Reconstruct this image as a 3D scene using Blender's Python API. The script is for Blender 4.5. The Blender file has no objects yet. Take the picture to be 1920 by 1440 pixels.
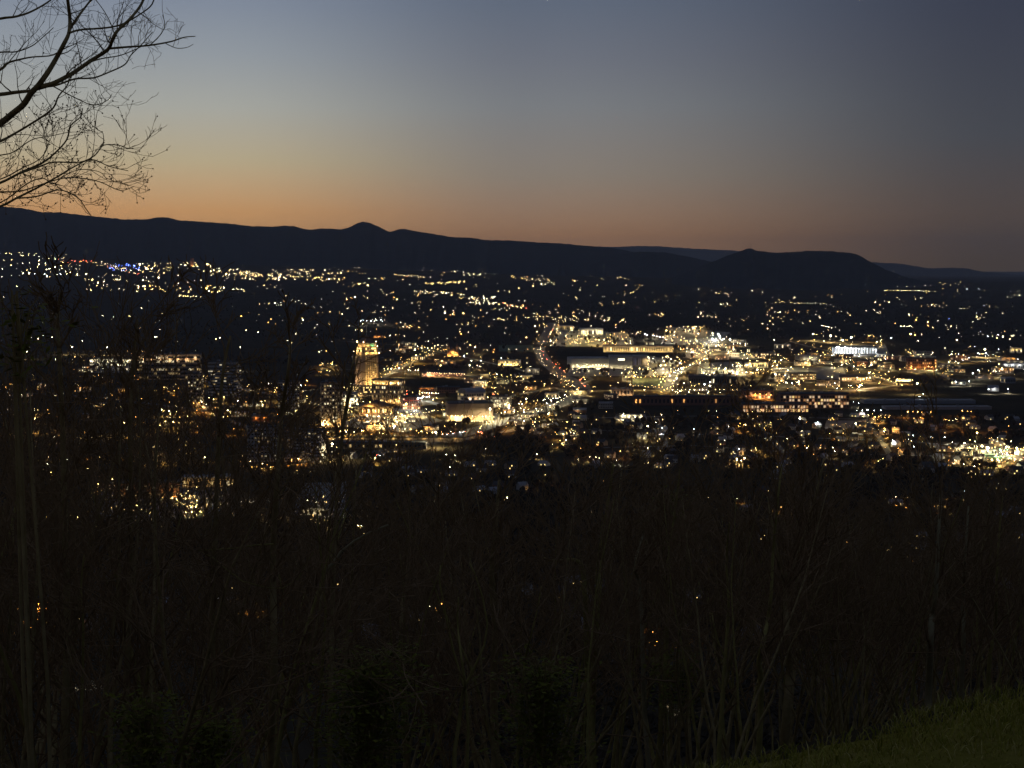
import bpy, math, random
import numpy as np
from mathutils import Vector, Matrix

sc = bpy.context.scene
R = math.radians
rng = random.Random(7)

# ------------------------------------------------------------------ camera
CAMZ, PITCH, FOC = 240.0, R(-4.6), 2667.0            # focal length in pixels of a 1920 px wide frame
cd = bpy.data.cameras.new('camera')
cam = bpy.data.objects.new('camera', cd)
sc.collection.objects.link(cam)
cam.location = (0, 0, CAMZ)
cam.rotation_euler = (R(90) + PITCH, 0, 0)
cd.sensor_width = 36.0
cd.lens = 36.0 * FOC / 1920.0
cd.clip_start, cd.clip_end = 0.1, 120000.0
sc.camera = cam

# ------------------------------------------------------------------ dusk sky
SUN_AZ = -28.0          # degrees from the view axis; the sun has set there
w = bpy.data.worlds.new('World'); sc.world = w; w.use_nodes = True
nt = w.node_tree; nt.nodes.clear()
def N(t, **k):
    n = nt.nodes.new(t)
    for a, v in k.items(): setattr(n, a, v)
    return n
def M(op, a, b=None, clamp=False):
    n = N('ShaderNodeMath', operation=op, use_clamp=clamp)
    for i, v in enumerate((a, b)):
        if v is None: continue
        if isinstance(v, (int, float)): n.inputs[i].default_value = v
        else: nt.links.new(v, n.inputs[i])
    return n.outputs[0]
tc = N('ShaderNodeTexCoord'); sx = N('ShaderNodeSeparateXYZ')
nt.links.new(tc.outputs['Generated'], sx.inputs[0])
elev = M('MULTIPLY', M('ARCSINE', sx.outputs[2]), 180 / math.pi)
azim = M('MULTIPLY', M('ARCTAN2', sx.outputs[0], sx.outputs[1]), 180 / math.pi)
dd = M('ABSOLUTE', M('SUBTRACT', azim, SUN_AZ))
dd = M('MINIMUM', dd, M('SUBTRACT', 360.0, dd))
epos = M('POWER', M('DIVIDE', M('MAXIMUM', elev, 0.0), 90.0), 0.5)
def s2l(c): return tuple(((v / 255 + .055) / 1.055) ** 2.4 if v > 10 else v / 255 / 12.92 for v in c)
def ramp(stops):
    r = N('ShaderNodeValToRGB'); el = r.color_ramp.elements
    while len(el) < len(stops): el.new(0.5)
    for e, (deg, col) in zip(el, stops):
        e.position = math.sqrt(max(deg, 0) / 90.0); e.color = (*col, 1)
    nt.links.new(epos, r.inputs[0]); return r.outputs[0]
sun_side = ramp([(0.00, (0.7399, 0.3935, 0.1555)), (2.28, (0.7628, 0.4057, 0.1603)), (4.24, (0.5639, 0.4666, 0.2928)), (6.30, (0.4348, 0.4382, 0.3952)), (8.29, (0.3186, 0.3520, 0.3850)), (10.24, (0.2350, 0.2760, 0.3493)), (22, (0.1384, 0.1779, 0.2623)), (45, (0.0802, 0.1022, 0.1651)), (90, (0.0612, 0.0782, 0.1329))])
middle = ramp([(0.00, (0.4383, 0.2328, 0.1124)), (1.39, (0.4518, 0.2400, 0.1159)), (3.70, (0.3005, 0.2496, 0.1986)), (6.43, (0.2176, 0.2287, 0.2420)), (8.28, (0.1675, 0.1832, 0.2218)), (10.43, (0.1247, 0.1526, 0.2072)), (22, (0.0887, 0.1119, 0.1746)), (45, (0.0612, 0.0782, 0.1329)), (90, (0.0612, 0.0782, 0.1329))])
away = ramp([(0.00, (0.0964, 0.0627, 0.0299)), (0.31, (0.0964, 0.0627, 0.0299)), (2.10, (0.1058, 0.0765, 0.0590)), (5.04, (0.0674, 0.0715, 0.0836)), (9.88, (0.0441, 0.0513, 0.0773)), (22, (0.0452, 0.0545, 0.0865)), (45, (0.0513, 0.0648, 0.1119)), (90, (0.0612, 0.0782, 0.1329))])
def mixc(f, a, b):
    m = N('ShaderNodeMix', data_type='RGBA'); nt.links.new(f, m.inputs[0]); nt.links.new(a, m.inputs[6]); nt.links.new(b, m.inputs[7]); return m.outputs[2]
def span(lo, hi):
    m = N('ShaderNodeMapRange', interpolation_type='SMOOTHSTEP'); nt.links.new(dd, m.inputs[0]); m.inputs[1].default_value = lo; m.inputs[2].default_value = hi; return m.outputs[0]
col = mixc(span(16, 29), sun_side, middle)
col = mixc(span(29, 47.5), col, away)
bg = N('ShaderNodeBackground'); nt.links.new(col, bg.inputs[0]); bg.inputs[1].default_value = 1.0
wo = N('ShaderNodeOutputWorld'); nt.links.new(bg.outputs[0], wo.inputs[0])
w.cycles.sampling_method = 'MANUAL'; w.cycles.sample_map_resolution = 512

# the sun itself is below the ridge: what is left of it is a faint warm grazing light
sl = bpy.data.lights.new('sun', 'SUN'); sl.energy = 0.03; sl.color = (1, .62, .38); sl.angle = R(6)
so = bpy.data.objects.new('sun', sl); sc.collection.objects.link(so)
so.rotation_euler = Vector((-math.sin(R(SUN_AZ)), -math.cos(R(SUN_AZ)), -math.tan(R(1.0)))).to_track_quat('-Z', 'Y').to_euler()

vs = sc.view_settings
vs.view_transform = 'Standard'; vs.look = 'None'; vs.exposure = 0.0; vs.gamma = 1.0
sc.render.engine = 'CYCLES'
cy = sc.cycles
cy.max_bounces = 3; cy.diffuse_bounces = 2; cy.glossy_bounces = 1; cy.transmission_bounces = 1; cy.volume_bounces = 0; cy.transparent_max_bounces = 4
cy.use_denoising = True; cy.filter_width = 1.5; cy.sample_clamp_indirect = 2.0; cy.use_light_tree = True; cy.caustics_reflective = False; cy.caustics_refractive = False

# ------------------------------------------------------------------ helpers
COL = sc.collection
FWD = Vector((0, math.cos(PITCH), math.sin(PITCH))); UP = Vector((0, -math.sin(PITCH), math.cos(PITCH)))
def ray(px, py): return FWD + Vector((1, 0, 0)) * ((px - 960) / FOC) + UP * ((720 - py) / FOC)
def at_depth(px, py, d):                      # the point on the line of sight at ground distance d
    v = ray(px, py); return Vector((0, 0, CAMZ)) + v * (d / v.y)
def lerp_tab(x, tab):
    if x <= tab[0][0]: return tab[0][1]
    for (a, b), (c, e) in zip(tab, tab[1:]):
        if x <= c: return b + (e - b) * (x - a) / (c - a)
    return tab[-1][1]
END_Y = [(-900, 440), (0, 470), (300, 492), (640, 502), (1000, 516), (1500, 526), (1920, 531), (2800, 538)]
CREST_A, CREST_N = (0.94, 4.05), (-.557, .83)
def smin(a, b, k):
    h = max(k - abs(a - b), 0) / k; return max(a, b) + h * h * k * .25
def hz(X, Y):
    """ground height of the hillside and the valley"""
    s = (X - CREST_A[0]) * CREST_N[0] + (Y - CREST_A[1]) * CREST_N[1]
    g = .62 * (math.sqrt(s * s + 1.2) - 1.1) if s > 0 else 0.02 * s
    hill = CAMZ - 1.6 - g
    if s > 12: hill += 1.1 * math.sin(X * .21 + Y * .05) + .8 * math.sin(Y * .17 - X * .09)
    v = 0.0
    if Y > 4500:
        t = min((Y - 4500) / 6500, 1.0)
        ye = lerp_tab(960 + FOC * X / Y, END_Y)
        v = (CAMZ + (505.4 - ye) / FOC * 11000) * t ** 1.2
        v += t * 5 * math.sin(X * .004 + 1) * math.sin(Y * .0031)
    if Y < -20: return hill
    if s > 600: return v
    return smin(hill, v, 40.0)
def ground_at(px, py, h=0.0):
    v = ray(px, py); v = v / v.y
    y0 = 430.0
    f = lambda y: CAMZ + v.z * y - hz(v.x * y, y) - h
    y1 = y0
    while y1 < 40000:
        y1 = y0 * 1.02
        if f(y1) < 0: break
        y0 = y1
    for _ in range(30):
        m = (y0 + y1) / 2
        if f(m) < 0: y1 = m
        else: y0 = m
    return Vector((v.x * y1, y1, CAMZ + v.z * y1 - h))

MATS = {}
def mat(name, color, rough=.85, noise=None, scale=1.0, spec=.2, emit=None, strength=0, sampling='AUTO', bump=0.0, coords='Object'):
    if name in MATS: return MATS[name]
    m = bpy.data.materials.new(name); m.use_nodes = True; t = m.node_tree; p = t.nodes['Principled BSDF']
    p.inputs['Base Color'].default_value = (*color, 1); p.inputs['Roughness'].default_value = rough; p.inputs['Specular IOR Level'].default_value = spec
    if noise:
        c = t.nodes.new('ShaderNodeTexCoord'); n = t.nodes.new('ShaderNodeTexNoise'); n.inputs['Scale'].default_value = scale; n.inputs['Detail'].default_value = 6; n.inputs['Roughness'].default_value = .65
        t.links.new(c.outputs[coords], n.inputs[0])
        r = t.nodes.new('ShaderNodeValToRGB'); r.color_ramp.elements[0].position = .32; r.color_ramp.elements[1].position = .68
        r.color_ramp.elements[0].color = (*color, 1); r.color_ramp.elements[1].color = (*noise, 1)
        t.links.new(n.outputs[0], r.inputs[0]); t.links.new(r.outputs[0], p.inputs['Base Color'])
        if bump:
            b = t.nodes.new('ShaderNodeBump'); b.inputs['Strength'].default_value = bump; b.inputs['Distance'].default_value = .02
            t.links.new(n.outputs[0], b.inputs['Height']); t.links.new(b.outputs[0], p.inputs['Normal'])
    if emit:
        p.inputs['Emission Color'].default_value = (*emit, 1); p.inputs['Emission Strength'].default_value = strength
    m.cycles.emission_sampling = sampling if emit else 'NONE'
    MATS[name] = m; return m

class MB:
    def __init__(s): s.v = []; s.f = []; s.m = []
    def face(s, idx, m=0): s.f.append(tuple(idx)); s.m.append(m)
    def quad(s, a, b, c, d, m=0):
        n = len(s.v); s.v += [tuple(a), tuple(b), tuple(c), tuple(d)]; s.face((n, n + 1, n + 2, n + 3), m)
    def box(s, x0, x1, y0, y1, z0, z1, m=0, bottom=False):
        n = len(s.v); s.v += [(x, y, z) for z in (z0, z1) for y in (y0, y1) for x in (x0, x1)]
        for q in ((4, 5, 7, 6), (0, 1, 5, 4), (1, 3, 7, 5), (3, 2, 6, 7), (2, 0, 4, 6)) + (((0, 2, 3, 1),) if bottom else ()): s.face([n + i for i in q], m)
    def prism(s, pts, z0, z1, m=0, top=True):
        n = len(s.v); k = len(pts)
        s.v += [(x, y, z0) for x, y in pts] + [(x, y, z1) for x, y in pts]
        for i in range(k): j = (i + 1) % k; s.face((n + i, n + j, n + k + j, n + k + i), m)
        if top: s.face([n + k + i for i in range(k)], m)
    def cone(s, pts, z0, apex, m=0):
        n = len(s.v); k = len(pts); s.v += [(x, y, z0) for x, y in pts] + [tuple(apex)]
        for i in range(k): s.face((n + i, n + (i + 1) % k, n + k), m)
    def tube(s, pts, rad, sides=5, m=0, cap=True):
        pts = [Vector(p) for p in pts]; n0 = len(s.v); u = None; K = len(pts)
        for i, p in enumerate(pts):
            t = (pts[min(i + 1, K - 1)] - pts[max(i - 1, 0)])
            if t.length < 1e-9: t = Vector((0, 0, 1))
            t.normalize()
            if u is None: u = t.orthogonal().normalized()
            else:
                u = u - t * u.dot(t)
                u = t.orthogonal().normalized() if u.length < 1e-6 else u.normalized()
            b = t.cross(u)
            for k in range(sides):
                a = 2 * math.pi * k / sides; q = p + (u * math.cos(a) + b * math.sin(a)) * rad[i]; s.v.append((q.x, q.y, q.z))
        for i in range(K - 1):
            for k in range(sides):
                a = n0 + i * sides + k; b_ = n0 + i * sides + (k + 1) % sides; s.face((a, b_, b_ + sides, a + sides), m)
        if cap: s.face([n0 + (K - 1) * sides + k for k in range(sides)], m)
    def octa(s, c, r, m=0):
        n = len(s.v); x, y, z = c
        s.v += [(x + r, y, z), (x, y + r, z), (x - r, y, z), (x, y - r, z), (x, y, z + r), (x, y, z - r)]
        for a, b in ((0, 1), (1, 2), (2, 3), (3, 0)): s.face((n + a, n + b, n + 4), m); s.face((n + b, n + a, n + 5), m)
    def mesh(s, name, mats, smooth=False):
        me = bpy.data.meshes.new(name); me.from_pydata(s.v, [], s.f)
        for m in (mats if isinstance(mats, (list, tuple)) else [mats]): me.materials.append(m)
        if len(me.materials) > 1: me.polygons.foreach_set('material_index', s.m)
        if smooth: me.polygons.foreach_set('use_smooth', [True] * len(me.polygons))
        me.update(); return me
    def build(s, name, mats, parent=None, smooth=False):
        o = bpy.data.objects.new(name, s.mesh(name, mats, smooth)); COL.objects.link(o)
        if parent: o.parent = parent
        return o
def tag(o, label=None, cat=None, group=None, kind=None):
    for k, v in (('label', label), ('category', cat), ('group', group), ('kind', kind)):
        if v: o[k] = v
    return o
def thing(name, label, cat, loc, rz=0.0, group=None):
    o = bpy.data.objects.new(name, None); COL.objects.link(o); o.location = loc; o.rotation_euler = (0, 0, rz); o.empty_display_size = .1
    return tag(o, label, cat, group)
def copy_tree(o, parent=None):
    c = o.copy(); COL.objects.link(c); c.parent = parent
    for ch in o.children: copy_tree(ch, c)
    return c
def smoothnoise(seed):
    r = random.Random(seed); ph = [(r.uniform(0, 6.28), r.uniform(.7, 1.3)) for _ in range(6)]
    return lambda x: sum(math.sin(x * (1.9 ** i) * q + p) / (1.7 ** i) for i, (p, q) in enumerate(ph)) / 2.2

# ------------------------------------------------------------------ terrain
def spaced(first, last, ratio):
    a = [0.0]; st = first
    while a[-1] < last: a.append(a[-1] + st); st *= ratio
    return a
xs = spaced(.35, 42000, 1.07); xs = [-v for v in xs[:0:-1]] + xs
ys = [-v for v in spaced(.5, 300, 1.12)[:0:-1]] + spaced(.35, 70000, 1.045)
mb = MB(); nx = len(xs)
for y in ys:
    for x in xs: mb.v.append((x, y, hz(x, y)))
for j in range(len(ys) - 1):
    for i in range(nx - 1):
        a = j * nx + i; mb.face((a, a + 1, a + nx + 1, a + nx))
tag(mb.build('terrain', mat('valley_ground', (.032, .026, .015), noise=(.066, .050, .028), scale=.012, spec=0), smooth=True), kind='structure')

# ------------------------------------------------------------------ mountains
def ridge(crest, D, front, back, base_drop, seed, m):
    mb = MB(); n1 = smoothnoise(seed); n2 = smoothnoise(seed + 1); r = random.Random(seed)
    x0, x1 = crest[0][0], crest[-1][0]; cols = int((x1 - x0) / 5) + 1; rows = [0, .12, .25, .4, .55, .7, .82, .92, 1.0]
    for i in range(cols):
        px = x0 + (x1 - x0) * i / (cols - 1)
        # smooth the traced crest a little
        py = sum(lerp_tab(px + k * 2.5, crest) for k in (-1, 0, 1)) / 3 + r.uniform(-.5, .5)
        top = at_depth(px, py, D); ux = top.x / D
        zb = hz(ux * (D - front), D - front) - base_drop
        for v in rows:
            y = D - front * (1 - v); z = zb + (top.z - zb) * (v ** 1.35)
            amp = v * (1 - v) * 4
            z += (top.z - zb) * amp * (.12 * n1(px * .035 + v * 2) + .06 * n2(px * .11 - v * 3))
            y += amp * front * .10 * n2(px * .05)
            mb.v.append((ux * y, y, z))
        for k, v in enumerate((.5, 1.0)):
            y = D + back * v; mb.v.append((ux * y, y, top.z + (zb - 60 - top.z) * v))
    nr = len(rows) + 2
    for i in range(cols - 1):
        for j in range(nr - 1):
            a = i * nr + j; mb.face((a, a + nr, a + nr + 1, a + 1))
    tag(mb.build('mountain_ridge', m, smooth=True), kind='structure')
mtn = mat('wooded_mountain', (.028, .030, .030), noise=(.050, .048, .042), scale=.006, spec=0)
ridge([(-700, 372), (-150, 380), (0, 387), (40, 390), (80, 398), (110, 398), (180, 406), (230, 411), (278, 411), (292, 408), (308, 407), (322, 409), (336, 413), (400, 417), (440, 420), (470, 424), (518, 425), (536, 423), (552, 424), (568, 429), (585, 431), (604, 428), (640, 430), (658, 425), (668, 419), (680, 415), (694, 418), (708, 424), (722, 431), (733, 435), (744, 430), (758, 429), (790, 435), (850, 445), (880, 445), (910, 450), (960, 451), (1000, 454), (1050, 456), (1100, 461), (1150, 465), (1200, 475), (1260, 487), (1330, 505), (1420, 530)], 13500, 2600, 1800, 40, 3, mtn)
ridge([(1000, 500), (1080, 490), (1150, 477), (1200, 472), (1245, 473), (1290, 481), (1330, 490), (1380, 500), (1450, 515)], 12300, 1500, 900, 40, 9, mtn)
ridge([(900, 470), (1100, 462), (1150, 463), (1200, 461), (1240, 462), (1300, 466), (1380, 470), (1440, 474), (1600, 490), (1700, 510)], 27000, 4000, 3000, 200, 5, mtn)
ridge([(1260, 520), (1300, 505), (1335, 491), (1365, 479), (1392, 470), (1400, 466), (1408, 465), (1418, 470), (1460, 474), (1490, 472), (1520, 470), (1560, 471), (1600, 475), (1612, 479), (1630, 490), (1660, 505), (1700, 520), (1760, 533), (1800, 540)], 10400, 1300, 1200, 30, 11, mtn)
ridge([(1500, 500), (1600, 488), (1640, 492), (1660, 493), (1690, 494), (1712, 498), (1740, 503), (1790, 502), (1812, 503), (1840, 509), (1880, 513), (1920, 516), (2100, 522), (2700, 530)], 24000, 3500, 3000, 200, 6, mtn)

# ------------------------------------------------------------------ lamps
WARM, WHITE, COOL, ORANGE, RED, GREEN, BLUE, PEACH = 'warm', 'white', 'cool', 'orange', 'red', 'green', 'blue', 'peach'
LC = {WARM: (1, .66, .22), WHITE: (1, .84, .50), COOL: (.86, .93, 1), ORANGE: (1, .43, .09), RED: (1, .10, .05), GREEN: (.15, 1, .45), BLUE: (.12, .22, 1), PEACH: (1, .68, .38)}
POOL, LENS, FARLENS = 3000.0, 22.0, 58.0        # lit underside of a lamp, its visible lens, and the lens of a far one
def bulb_mat(c, far=False): return mat(('far_' if far else '') + c + '_lamp_lens', (.8, .8, .8), emit=LC[c], strength=FARLENS if far else LENS * (2.0 if c in (WHITE, COOL) else 1.0), sampling='NONE')
def pool_mat(c): return mat(c + '_lamp_underside', (.8, .8, .8), emit=LC[c], strength=POOL, sampling='FRONT')
HOUSING = mat('lamp_housing', (.10, .10, .10), .6)
def lamp_box(mb, c, r, m_house, m_glow):
    x, y, z = c; n = len(mb.v); mb.v += [(x + a * r, y + b * r, z + e * r * .35) for e in (0, 1) for b in (-1, 1) for a in (-1, 1)]
    for q in ((4, 5, 7, 6), (0, 1, 5, 4), (1, 3, 7, 5), (3, 2, 6, 7), (2, 0, 4, 6)): mb.face([n + i for i in q], m_house)
    mb.face([n + i for i in (0, 2, 3, 1)], m_glow)
LAMPS = []       # (px, py, colour, radius, zone)
def L(x, y, c=WARM, r=.45, zone=None): LAMPS.append((x, y, c, r, zone))
def pick(cs): return rng.choice(cs) if isinstance(cs, (list, tuple)) else cs
def row(x0, y0, x1, y1, n, c=WARM, r=.4, jit=1.0, zone=None):
    for i in range(n):
        t = i / max(n - 1, 1); jj = jit * (2.2 if y0 < 606 else 1.0); L(x0 + (x1 - x0) * t + rng.uniform(-jj, jj) * 1.6, y0 + (y1 - y0) * t + rng.gauss(0, jj * .5), pick(c), r * math.exp(rng.gauss(0, .28)), zone)
def field(x0, y0, x1, y1, n, c=(WARM, WHITE, WARM, ORANGE), r=.35, zone=None):
    cs = [(rng.uniform(x0, x1), rng.uniform(y0, y1)) for _ in range(max(2, n // 9))]; clump = .55 if (x1 - x0) > 150 else .25
    for i in range(n):
        if rng.random() < clump: q = rng.choice(cs); ax = min(max(rng.gauss(q[0], 11), x0), x1); ay = min(max(rng.gauss(q[1], 1.8), y0), y1)
        else: ax, ay = rng.uniform(x0, x1), rng.uniform(y0, y1)
        L(ax, ay, pick(c), r * .86 * math.exp(rng.gauss(0, .5)), zone)
def pts(s, c, r, zone=None):
    for x, y in s: L(x, y, c, r, zone)
MIX = (WARM, WHITE, WARM, WHITE, PEACH, ORANGE)
Z = 'the downtown tower'
# downtown, from the tower to the church
pts([(741, 801)], WHITE, 1.0, Z); row(678, 601, 720, 603, 8, COOL, .75); L(751, 605, WHITE, .8); field(728, 603, 800, 616, 14, MIX, .4)
row(700, 717, 748, 720, 8, WHITE, .5, zone=Z); row(703, 724, 746, 726, 7, WHITE, .45, zone=Z); row(720, 692, 755, 691, 6, WHITE, .5, zone=Z); row(765, 694, 790, 696, 5, WHITE, .5, zone=Z); row(792, 698, 870, 702, 18, PEACH, .42, .4, 'the long inn')
field(598, 680, 626, 698, 16, (WARM, WHITE, ORANGE), .42, Z); field(640, 715, 690, 760, 26, (WARM, WHITE), .45, Z); field(690, 728, 760, 800, 30, (WARM, WHITE, ORANGE), .4, Z); row(630, 742, 664, 742, 6, WHITE, .5, zone=Z); row(632, 752, 664, 752, 6, WHITE, .5, zone=Z)
row(816, 649, 838, 647, 5, WHITE, .5, zone='the church'); row(834, 668, 862, 668, 6, WARM, .45, zone='the church'); pts([(891, 652)], WHITE, .9); pts([(925, 661)], ORANGE, .8); pts([(884, 677), (902, 677), (940, 672), (870, 668)], COOL, .7); field(862, 640, 1000, 690, 40, MIX, .35, 'the church')
field(740, 650, 830, 690, 30, (WARM, ORANGE, PEACH), .35, 'the church'); field(900, 702, 990, 730, 40, (WARM, WHITE, WARM), .36, 'the church'); row(735, 690, 812, 664, 14, (WARM, ORANGE), .35, zone='the church')
row(792, 737, 822, 738, 8, WHITE, .42, .4, Z); row(786, 748, 806, 744, 6, COOL, .45, zone=Z); field(750, 730, 800, 770, 18, (WARM, PEACH, WARM), .35, Z); row(716, 786, 832, 768, 22, (WHITE, WARM), .32, zone='the parking deck'); row(722, 778, 800, 768, 14, (WHITE, WARM), .32, zone='the parking deck')
row(840, 780, 925, 782, 14, (WARM, WHITE), .36, .6, 'the theatre'); pts([(869, 774)], WHITE, .6, 'the theatre'); field(900, 735, 1000, 775, 36, (WARM, WHITE, PEACH), .36, 'the theatre'); row(700, 797, 830, 815, 14, (WARM, ORANGE, WHITE), .4, zone='the railway'); field(640, 780, 870, 815, 34, (WARM, ORANGE, WHITE), .34, 'the railway')
pts([(835, 854), (854, 855), (871, 857), (864, 862), (910, 843), (951, 934), (1005, 852), (843, 878)], WHITE, .42, 'the hill foot'); field(683, 850, 735, 866, 5, (WARM, PEACH), .35, 'the hill foot')
# interstate from the far lots down past the arena
row(1020, 640, 1012, 655, 5, WHITE, .34, zone='the highway'); row(1008, 655, 1020, 685, 8, WHITE, .30, zone='the highway'); row(1032, 700, 1085, 730, 9, WHITE, .30, zone='the highway'); row(1085, 733, 1010, 772, 12, WHITE, .30, zone='the highway'); field(1000, 680, 1060, 720, 14, (ORANGE, WARM), .36, 'the highway'); row(1000, 752, 1050, 745, 8, (WARM, WHITE), .4, zone='the highway'); field(940, 745, 1080, 800, 40, (WARM, WHITE, PEACH), .33, 'the highway')
# lots and long lit sheds behind the arena
LZ = 'the bright lots'
field(1032, 612, 1085, 648, 34, (WARM, WHITE), .55, LZ); field(1060, 626, 1185, 646, 60, (WARM, WARM, WHITE), .5, LZ); row(1085, 619, 1180, 634, 14, WARM, .45, zone=LZ); row(1132, 645, 1262, 655, 30, (WARM, WARM, ORANGE), .5, .8, LZ); row(1207, 626, 1246, 634, 11, COOL, .75, 1.5, LZ); field(1245, 611, 1325, 642, 52, (WARM, WHITE), .62, LZ); field(1322, 625, 1368, 639, 16, (COOL, WHITE), .95, LZ); field(1285, 640, 1402, 666, 70, (WARM, WHITE, WHITE), .55, LZ); field(1262, 650, 1330, 664, 22, (ORANGE, PEACH, WARM), .5, LZ); row(1400, 664, 1460, 680, 12, WARM, .5, zone=LZ)
AZ = 'the arena'
field(1215, 668, 1280, 702, 46, (WHITE, WARM), .45, AZ); row(1090, 683, 1132, 685, 9, WHITE, .5, zone=AZ); row(1068, 672, 1090, 690, 7, WHITE, .45, zone=AZ); field(1060, 688, 1215, 706, 36, (WHITE, WARM), .33, AZ); field(1312, 680, 1388, 706, 58, (WHITE, WARM, WHITE), .5, AZ); row(1255, 700, 1330, 672, 18, (WARM, WHITE), .5, zone=AZ); pts([(1268, 711), (1332, 718), (1320, 722)], COOL, .75, AZ); row(1172, 708, 1258, 706, 12, WARM, .42, zone='the ramp'); row(1176, 722, 1250, 728, 12, WARM, .42, zone='the ramp'); row(1240, 735, 1270, 722, 6, WARM, .42, zone='the ramp'); row(1262, 731, 1382, 731, 16, (WARM, WHITE), .36, zone='the ramp'); field(1140, 700, 1330, 735, 40, (WARM, WHITE), .36, 'the ramp')
# east of the arena
EZ = 'the east end'
field(1380, 672, 1480, 700, 55, (WHITE, WARM), .46, EZ); field(1440, 655, 1560, 712, 74, (WHITE, WARM, WARM), .44, EZ); pts([(1524, 628), (1557, 631)], WHITE, 2.2, 'the ball field'); pts([(1580, 639), (1596, 634)], WHITE, 1.9, 'the ball field'); pts([(1671, 635)], COOL, 1.0, 'the ball field'); pts([(1846, 657)], WHITE, 2.2, 'the ball field')
row(1568, 652, 1642, 658, 15, COOL, .8, .3, 'the depot'); field(1575, 628, 1665, 650, 34, (WHITE, WARM), .5, 'the depot'); field(1560, 660, 1700, 700, 60, (WHITE, WARM), .4, EZ); field(1702, 658, 1757, 696, 30, (WARM, ORANGE, WHITE), .52, EZ); field(1768, 650, 1920, 702, 56, (WHITE, WARM, COOL), .5, EZ); pts([(1720, 721)], WHITE, 1.2, EZ); pts([(1472, 704), (1473, 718), (1485, 719), (1565, 719), (1570, 729)], COOL, .55, EZ); pts([(1499, 722)], ORANGE, 1.0, EZ); field(1585, 700, 1640, 712, 12, (WARM, PEACH), .5, EZ); row(1640, 705, 1690, 722, 9, WARM, .45, zone=EZ); row(1683, 711, 1711, 713, 8, WARM, .5, .3, EZ); field(1440, 712, 1620, 732, 30, (WHITE, WARM), .34, EZ); pts([(1853, 731), (1890, 730), (1817, 716), (1793, 717)], COOL, .7, EZ); row(1395, 736, 1446, 742, 6, ORANGE, .6, zone='the workshops'); row(1270, 737, 1350, 737, 5, WHITE, .42, zone='the workshops')
# rail yard and houses below it
HZ_ = 'the rail yard'
row(1600, 754, 1610, 756, 2, COOL, .45, zone=HZ_); row(1605, 770, 1650, 770, 5, COOL, .42, zone=HZ_); row(1704, 773, 1744, 773, 6, ORANGE, .5, zone=HZ_); row(1805, 771, 1822, 773, 3, ORANGE, .45, zone=HZ_); pts([(1606, 796)], WHITE, .8, HZ_); pts([(1724, 744), (1731, 739)], COOL, .4, HZ_)
H2 = 'the lower neighbourhood'
field(1000, 770, 1400, 870, 60, (WHITE, WARM, WHITE, ORANGE), .26, H2); field(1400, 780, 1900, 870, 110, (WARM, WHITE, WARM, ORANGE), .26, H2); row(1165, 778, 1188, 782, 4, WHITE, .6, zone=H2); pts([(1513, 840), (1533, 792), (1674, 826), (1713, 838), (1771, 820), (1745, 820), (1712, 817), (1386, 842), (1301, 805), (1241, 803), (1156, 864)], COOL, .36, H2); field(1780, 828, 1920, 846, 20, (WHITE, WARM), .48, 'the crossing'); pts([(1842, 839)], WHITE, 1.0, 'the crossing'); row(1877, 845, 1888, 845, 3, GREEN, .45, .3, 'the crossing'); field(1860, 850, 1920, 866, 20, (PEACH, WARM), .36, 'the crossing'); pts([(1807, 871), (1827, 875), (1870, 874)], WHITE, .36, 'the crossing'); field(1000, 860, 1920, 980, 55, (WARM, ORANGE, WHITE, WARM), .15, H2)
# city west of the tower, seen through the trees
WZ = 'the west blocks'
pts([(136, 652), (201, 653)], WHITE, 1.7, WZ); row(172, 675, 240, 677, 14, WHITE, .5, zone=WZ); field(245, 662, 372, 682, 44, (WARM, PEACH, ORANGE), .45, WZ); pts([(443, 681), (430, 714)], COOL, .8, WZ); field(0, 640, 330, 740, 60, (WARM, ORANGE, WHITE), .32, WZ); field(0, 720, 260, 790, 50, (WARM, WHITE, ORANGE), .3, WZ); field(280, 700, 600, 800, 90, (WARM, WARM, WHITE, ORANGE), .32, WZ); row(545, 723, 565, 723, 5, COOL, .5, zone=WZ); pts([(290, 826), (466, 930), (14, 722), (446, 752), (520, 751)], COOL, .5, WZ); field(600, 735, 660, 845, 34, (WARM, WARM, WHITE), .42, WZ)
field(170, 895, 420, 978, 60, WARM, .42, 'the mill lot'); field(90, 960, 200, 1000, 20, WARM, .34, 'the mill lot'); pts([(577, 944)], WHITE, 1.6, 'the mill lot'); field(560, 905, 645, 972, 9, (WARM, WARM, WHITE), .22, 'the mill lot'); field(60, 850, 160, 890, 14, (WHITE, WARM), .28, 'the mill lot')
# lights on the hillside streets under the trees
FZ = 'the hill streets'
pts([(403, 1122), (656, 1120), (823, 1042), (1258, 1322), (1294, 965), (1808, 921), (812, 1080), (985, 1088), (155, 1273), (632, 1223)], COOL, .17, FZ); pts([(1588, 1113), (1464, 952), (1225, 1187), (48, 1150), (462, 1140), (1030, 913), (1588, 1020)], ORANGE, .7, FZ); field(60, 1120, 130, 1165, 6, ORANGE, .42, FZ); field(1540, 1105, 1640, 1145, 8, ORANGE, .40, FZ); field(1400, 900, 1900, 1100, 40, (WARM, ORANGE, WHITE), .17, FZ); field(650, 900, 1400, 1180, 50, (WARM, ORANGE, WHITE), .15, FZ); field(60, 1000, 640, 1230, 12, (WARM, WHITE, ORANGE), .10, FZ); field(0, 740, 640, 890, 110, (WARM, WARM, WHITE, ORANGE), .34, WZ)
NEAR_N = len(LAMPS)
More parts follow.
